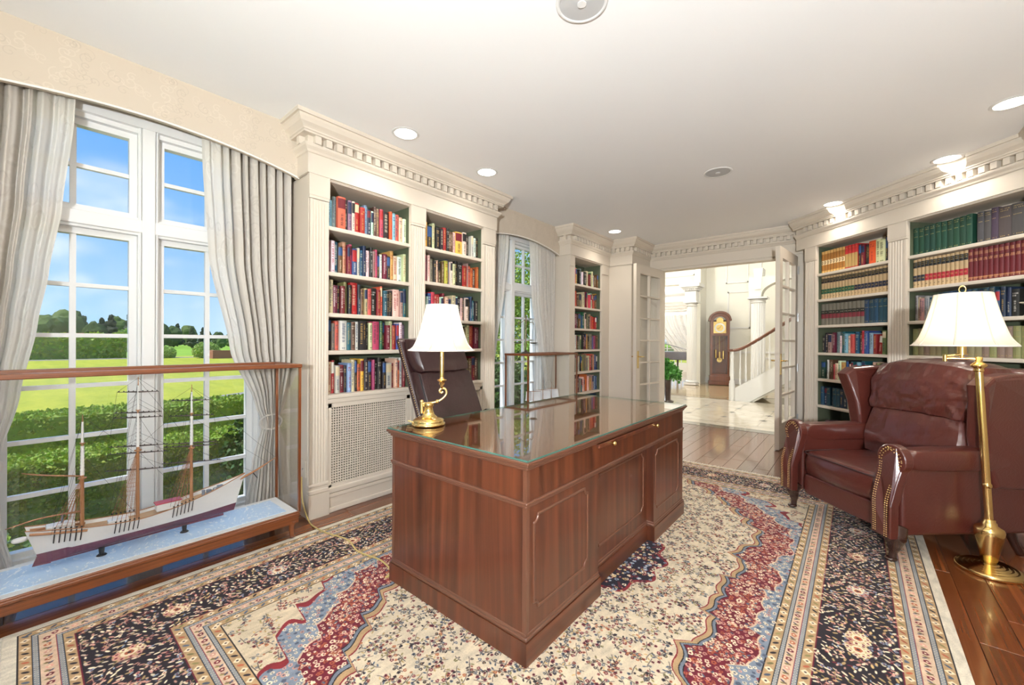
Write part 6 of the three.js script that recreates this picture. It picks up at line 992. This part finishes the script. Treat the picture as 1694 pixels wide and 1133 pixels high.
{ // longcase clock
  const o = thing('longcase_clock', 'tall arched wooden longcase clock with brass weights and pendulum', 'clock', [-3.06, 0, -13.15], 18 * D2R), W = M.clockWood, v = (g) => muv(g);
  mesh('plinth', [v(rbx(-0.29, 0.29, 0, 0.10, -0.18, 0.19, 0.01)), v(rbx(-0.27, 0.27, 0.10, 0.26, -0.17, 0.17, 0.01))], W, o);
  mesh('trunk', [v(bx(-0.25, 0.25, 0.26, 1.9, -0.16, -0.14)), v(bx(-0.25, -0.20, 0.26, 1.9, -0.14, 0.14)), v(bx(0.20, 0.25, 0.26, 1.9, -0.14, 0.14)), v(bx(-0.2, 0.2, 0.26, 0.32, -0.14, 0.14)), v(bx(-0.2, 0.2, 1.42, 1.48, -0.14, 0.14))], W, o);
  const arch = []; for (let k = 0; k <= 16; k++) { const a = Math.PI * (1 - k / 16); arch.push([Math.cos(a) * 0.25, 1.9 + Math.sin(a) * 0.2]); } const hole = []; for (let k = 0; k <= 16; k++) { const a = Math.PI * (1 - k / 16); hole.push([Math.cos(a) * 0.17, 1.84 + Math.sin(a) * 0.15]); } hole.push([0.17, 1.5], [-0.17, 1.5]);
  mesh('hood', [v(extrude([...arch, [0.25, 1.46], [-0.25, 1.46]], 0.04, 0.004, [hole]).translate(0, 0, 0.12)), v(bx(-0.25, -0.21, 1.46, 1.9, -0.15, 0.12)), v(bx(0.21, 0.25, 1.46, 1.9, -0.15, 0.12))], W, o);
  const oa = arch.map(([x, y]) => [x * 1.12, 1.9 + (y - 1.9) * 1.13 + 0.01]), ia = arch.map(([x, y]) => [x * 0.98, y - 0.012]).reverse();
  mesh('arched_cornice', [v(extrude([...oa, ...ia], 0.36, 0.008).translate(0, 0, -0.17)), v(rbx(-0.30, -0.235, 1.86, 1.92, -0.17, 0.2, 0.01)), v(rbx(0.235, 0.30, 1.86, 1.92, -0.17, 0.2, 0.01))], W, o);
  mesh('dial', [cyl(0.15, 0.15, 0.01, 0, 0, 0, 36).rotateX(Math.PI / 2).translate(0, 1.66, 0.085), cyl(0.09, 0.09, 0.01, 0, 0, 0, 30).rotateX(Math.PI / 2).translate(0, 1.87, 0.085), bx(-0.17, 0.17, 1.5, 1.84, 0.07, 0.086)], M.brass, o);
  mesh('chapter_ring', new THREE.RingGeometry(0.095, 0.14, 40).translate(0, 1.66, 0.097), M.white, o); mesh('clock_hands', [bar([0, 1.66, 0.1], [0.05, 1.74, 0.1], 0.004), bar([0, 1.66, 0.1], [-0.06, 1.63, 0.1], 0.004)], M.black, o);
  mesh('pendulum', [bar([0, 1.42, 0.0], [0, 0.75, 0], 0.006), cyl(0.07, 0.07, 0.015, 0, 0, 0, 28).rotateX(Math.PI / 2).translate(0, 0.72, 0)], M.brass, o);
  for (const [x, y] of [[-0.1, 0.78], [0, 0.72], [0.1, 0.75]]) mesh('weight', [cyl(0.028, 0.028, 0.24, x, y, 0.05, 18), bar([x, y + 0.24, 0.05], [x, 1.42, 0.05], 0.002)], M.brass, o);
  mesh('door_glass', new THREE.PlaneGeometry(0.4, 1.1).translate(0, 0.87, 0.135), M.pane, o); mesh('dial_glass', new THREE.PlaneGeometry(0.34, 0.34).translate(0, 1.67, 0.13), M.pane, o);
}
{ // staircase rising behind the open door
  const o = thing('staircase', 'white staircase with turned balusters and mahogany handrail', 'staircase', [-2.0, 0, -9.65]), sl = 0.69;
  mesh('stringer', extrude([[0.06, 0], [0.33, 0], [3.6, 3.27 * sl], [3.6, 0.25 + 3.5 * sl], [0.06, 0.27]], 0.05).translate(0, 0, -0.05), M.white, o);
  for (let k = 0; k < 12; k++) mesh('step', [rbx(0.12 + k * 0.27, 0.43 + k * 0.27, 0.155 + k * 0.186, 0.185 + k * 0.186, -1.15, -0.02, 0.008), bx(0.14 + k * 0.27, 0.16 + k * 0.27, Math.max(0, k * 0.186), 0.16 + k * 0.186, -1.15, -0.05)], M.white, o);
  mesh('soffit', extrude([[0.34, 0.0], [0.4, 0], [3.6, 3.2 * sl], [3.6, 3.27 * sl]], 1.1).translate(0, 0, -1.15), M.hallWall, o);
  mesh('newel_post', [lathe([[0, 0], [0.055, 0], [0.055, 0.36], [0.045, 0.38], [0.05, 0.41], [0.03, 0.44], [0.042, 0.6], [0.028, 0.86], [0.036, 0.9], [0.04, 0.94], [0.03, 0.97], [0.034, 1.04], [0, 1.04]], 20)], M.white, o);
  for (let k = 0; k < 24; k++) { const x = 0.15 + k * 0.105, y = 0.30 + (x - 0.1) * sl, t = 0.78; mesh('baluster', lathe([[0, 0], [0.018, 0], [0.018, 0.13], [0.012, 0.15], [0.019, 0.2], [0.015, 0.34], [0.009, 0.56], [0.013, 0.6], [0.013, t], [0, t]], 10), M.white, o, [x, y, -0.03]); }
  mesh('handrail', [limb([[-0.05, 1.065, 0.03, 0.032], [0.06, 1.07, -0.01, 0.033], [0.2, 1.12, -0.03, 0.034], [1.2, 1.12 + sl, -0.03, 0.034], [3.4, 1.12 + 3.2 * sl, -0.03, 0.034]], 14), cyl(0.05, 0.05, 0.05, -0.02, 1.04, 0, 18)], M.clockWood, o);
}
{ // planter by the door
  const o = thing('planter', 'tall dark planter with trailing green ivy beyond the open door', 'planter', [-3.0, 0, -8.5]);
  mesh('pot', lathe([[0, 0], [0.17, 0], [0.17, 0.03], [0.11, 0.05], [0.12, 0.4], [0.14, 0.62], [0.15, 0.64], [0.13, 0.64], [0.12, 0.6], [0, 0.6]], 24), M.legWood, o);
  const R = rng(61), sp = []; for (let i = 0; i < 1500; i++) { const t = R() * 6.28, d = Math.pow(R(), 0.6) * 0.3, y = 0.66 + (1 - d / 0.3) * 0.25 * R() - Math.max(0, d - 0.15) * 1.4 * R(); sp.push([d * Math.cos(t), y, d * Math.sin(t), 0.05 + R() * 0.03]); } leaves(o, sp, M.ivy ?? (M.ivy = phy({ color: lin(0.05, 0.22, 0.03), roughness: 0.5, transmission: 0.2, thickness: 0 })), R).name = 'ivy';
}
for (const [x, y, z, I, lab] of [[-1.2, 4.3, -8.4, 12.5, 'glowing globe pendant high in the entrance hall'], [-4.4, 4.3, -11, 8, 'glowing globe pendant high in the hall beyond the planter'], [-6, 2.85, -15.6, 11, 'glowing globe pendant in the living room']]) {
  const o = thing('globe_pendant', lab, 'pendant lamp', [x, y, z]); mesh('globe', ball(0.14, 0, 0, 0, 20, 14), M.bulbWarm ?? (M.bulbWarm = std({ color: lin(1, 0.97, 0.9), emissive: lin(1, 0.95, 0.86), emissiveIntensity: 4 })), o); mesh('rod', bar([0, 0.13, 0], [0, (y > 4 ? 5 : 3.2) - y, 0], 0.008), M.brass, o);
  const l = new THREE.PointLight(lin(1, 0.95, 0.87), I, 0, 2); l.castShadow = true; l.shadow.radius = 7; o.add(l);
}

renderer.render(scene, camera);
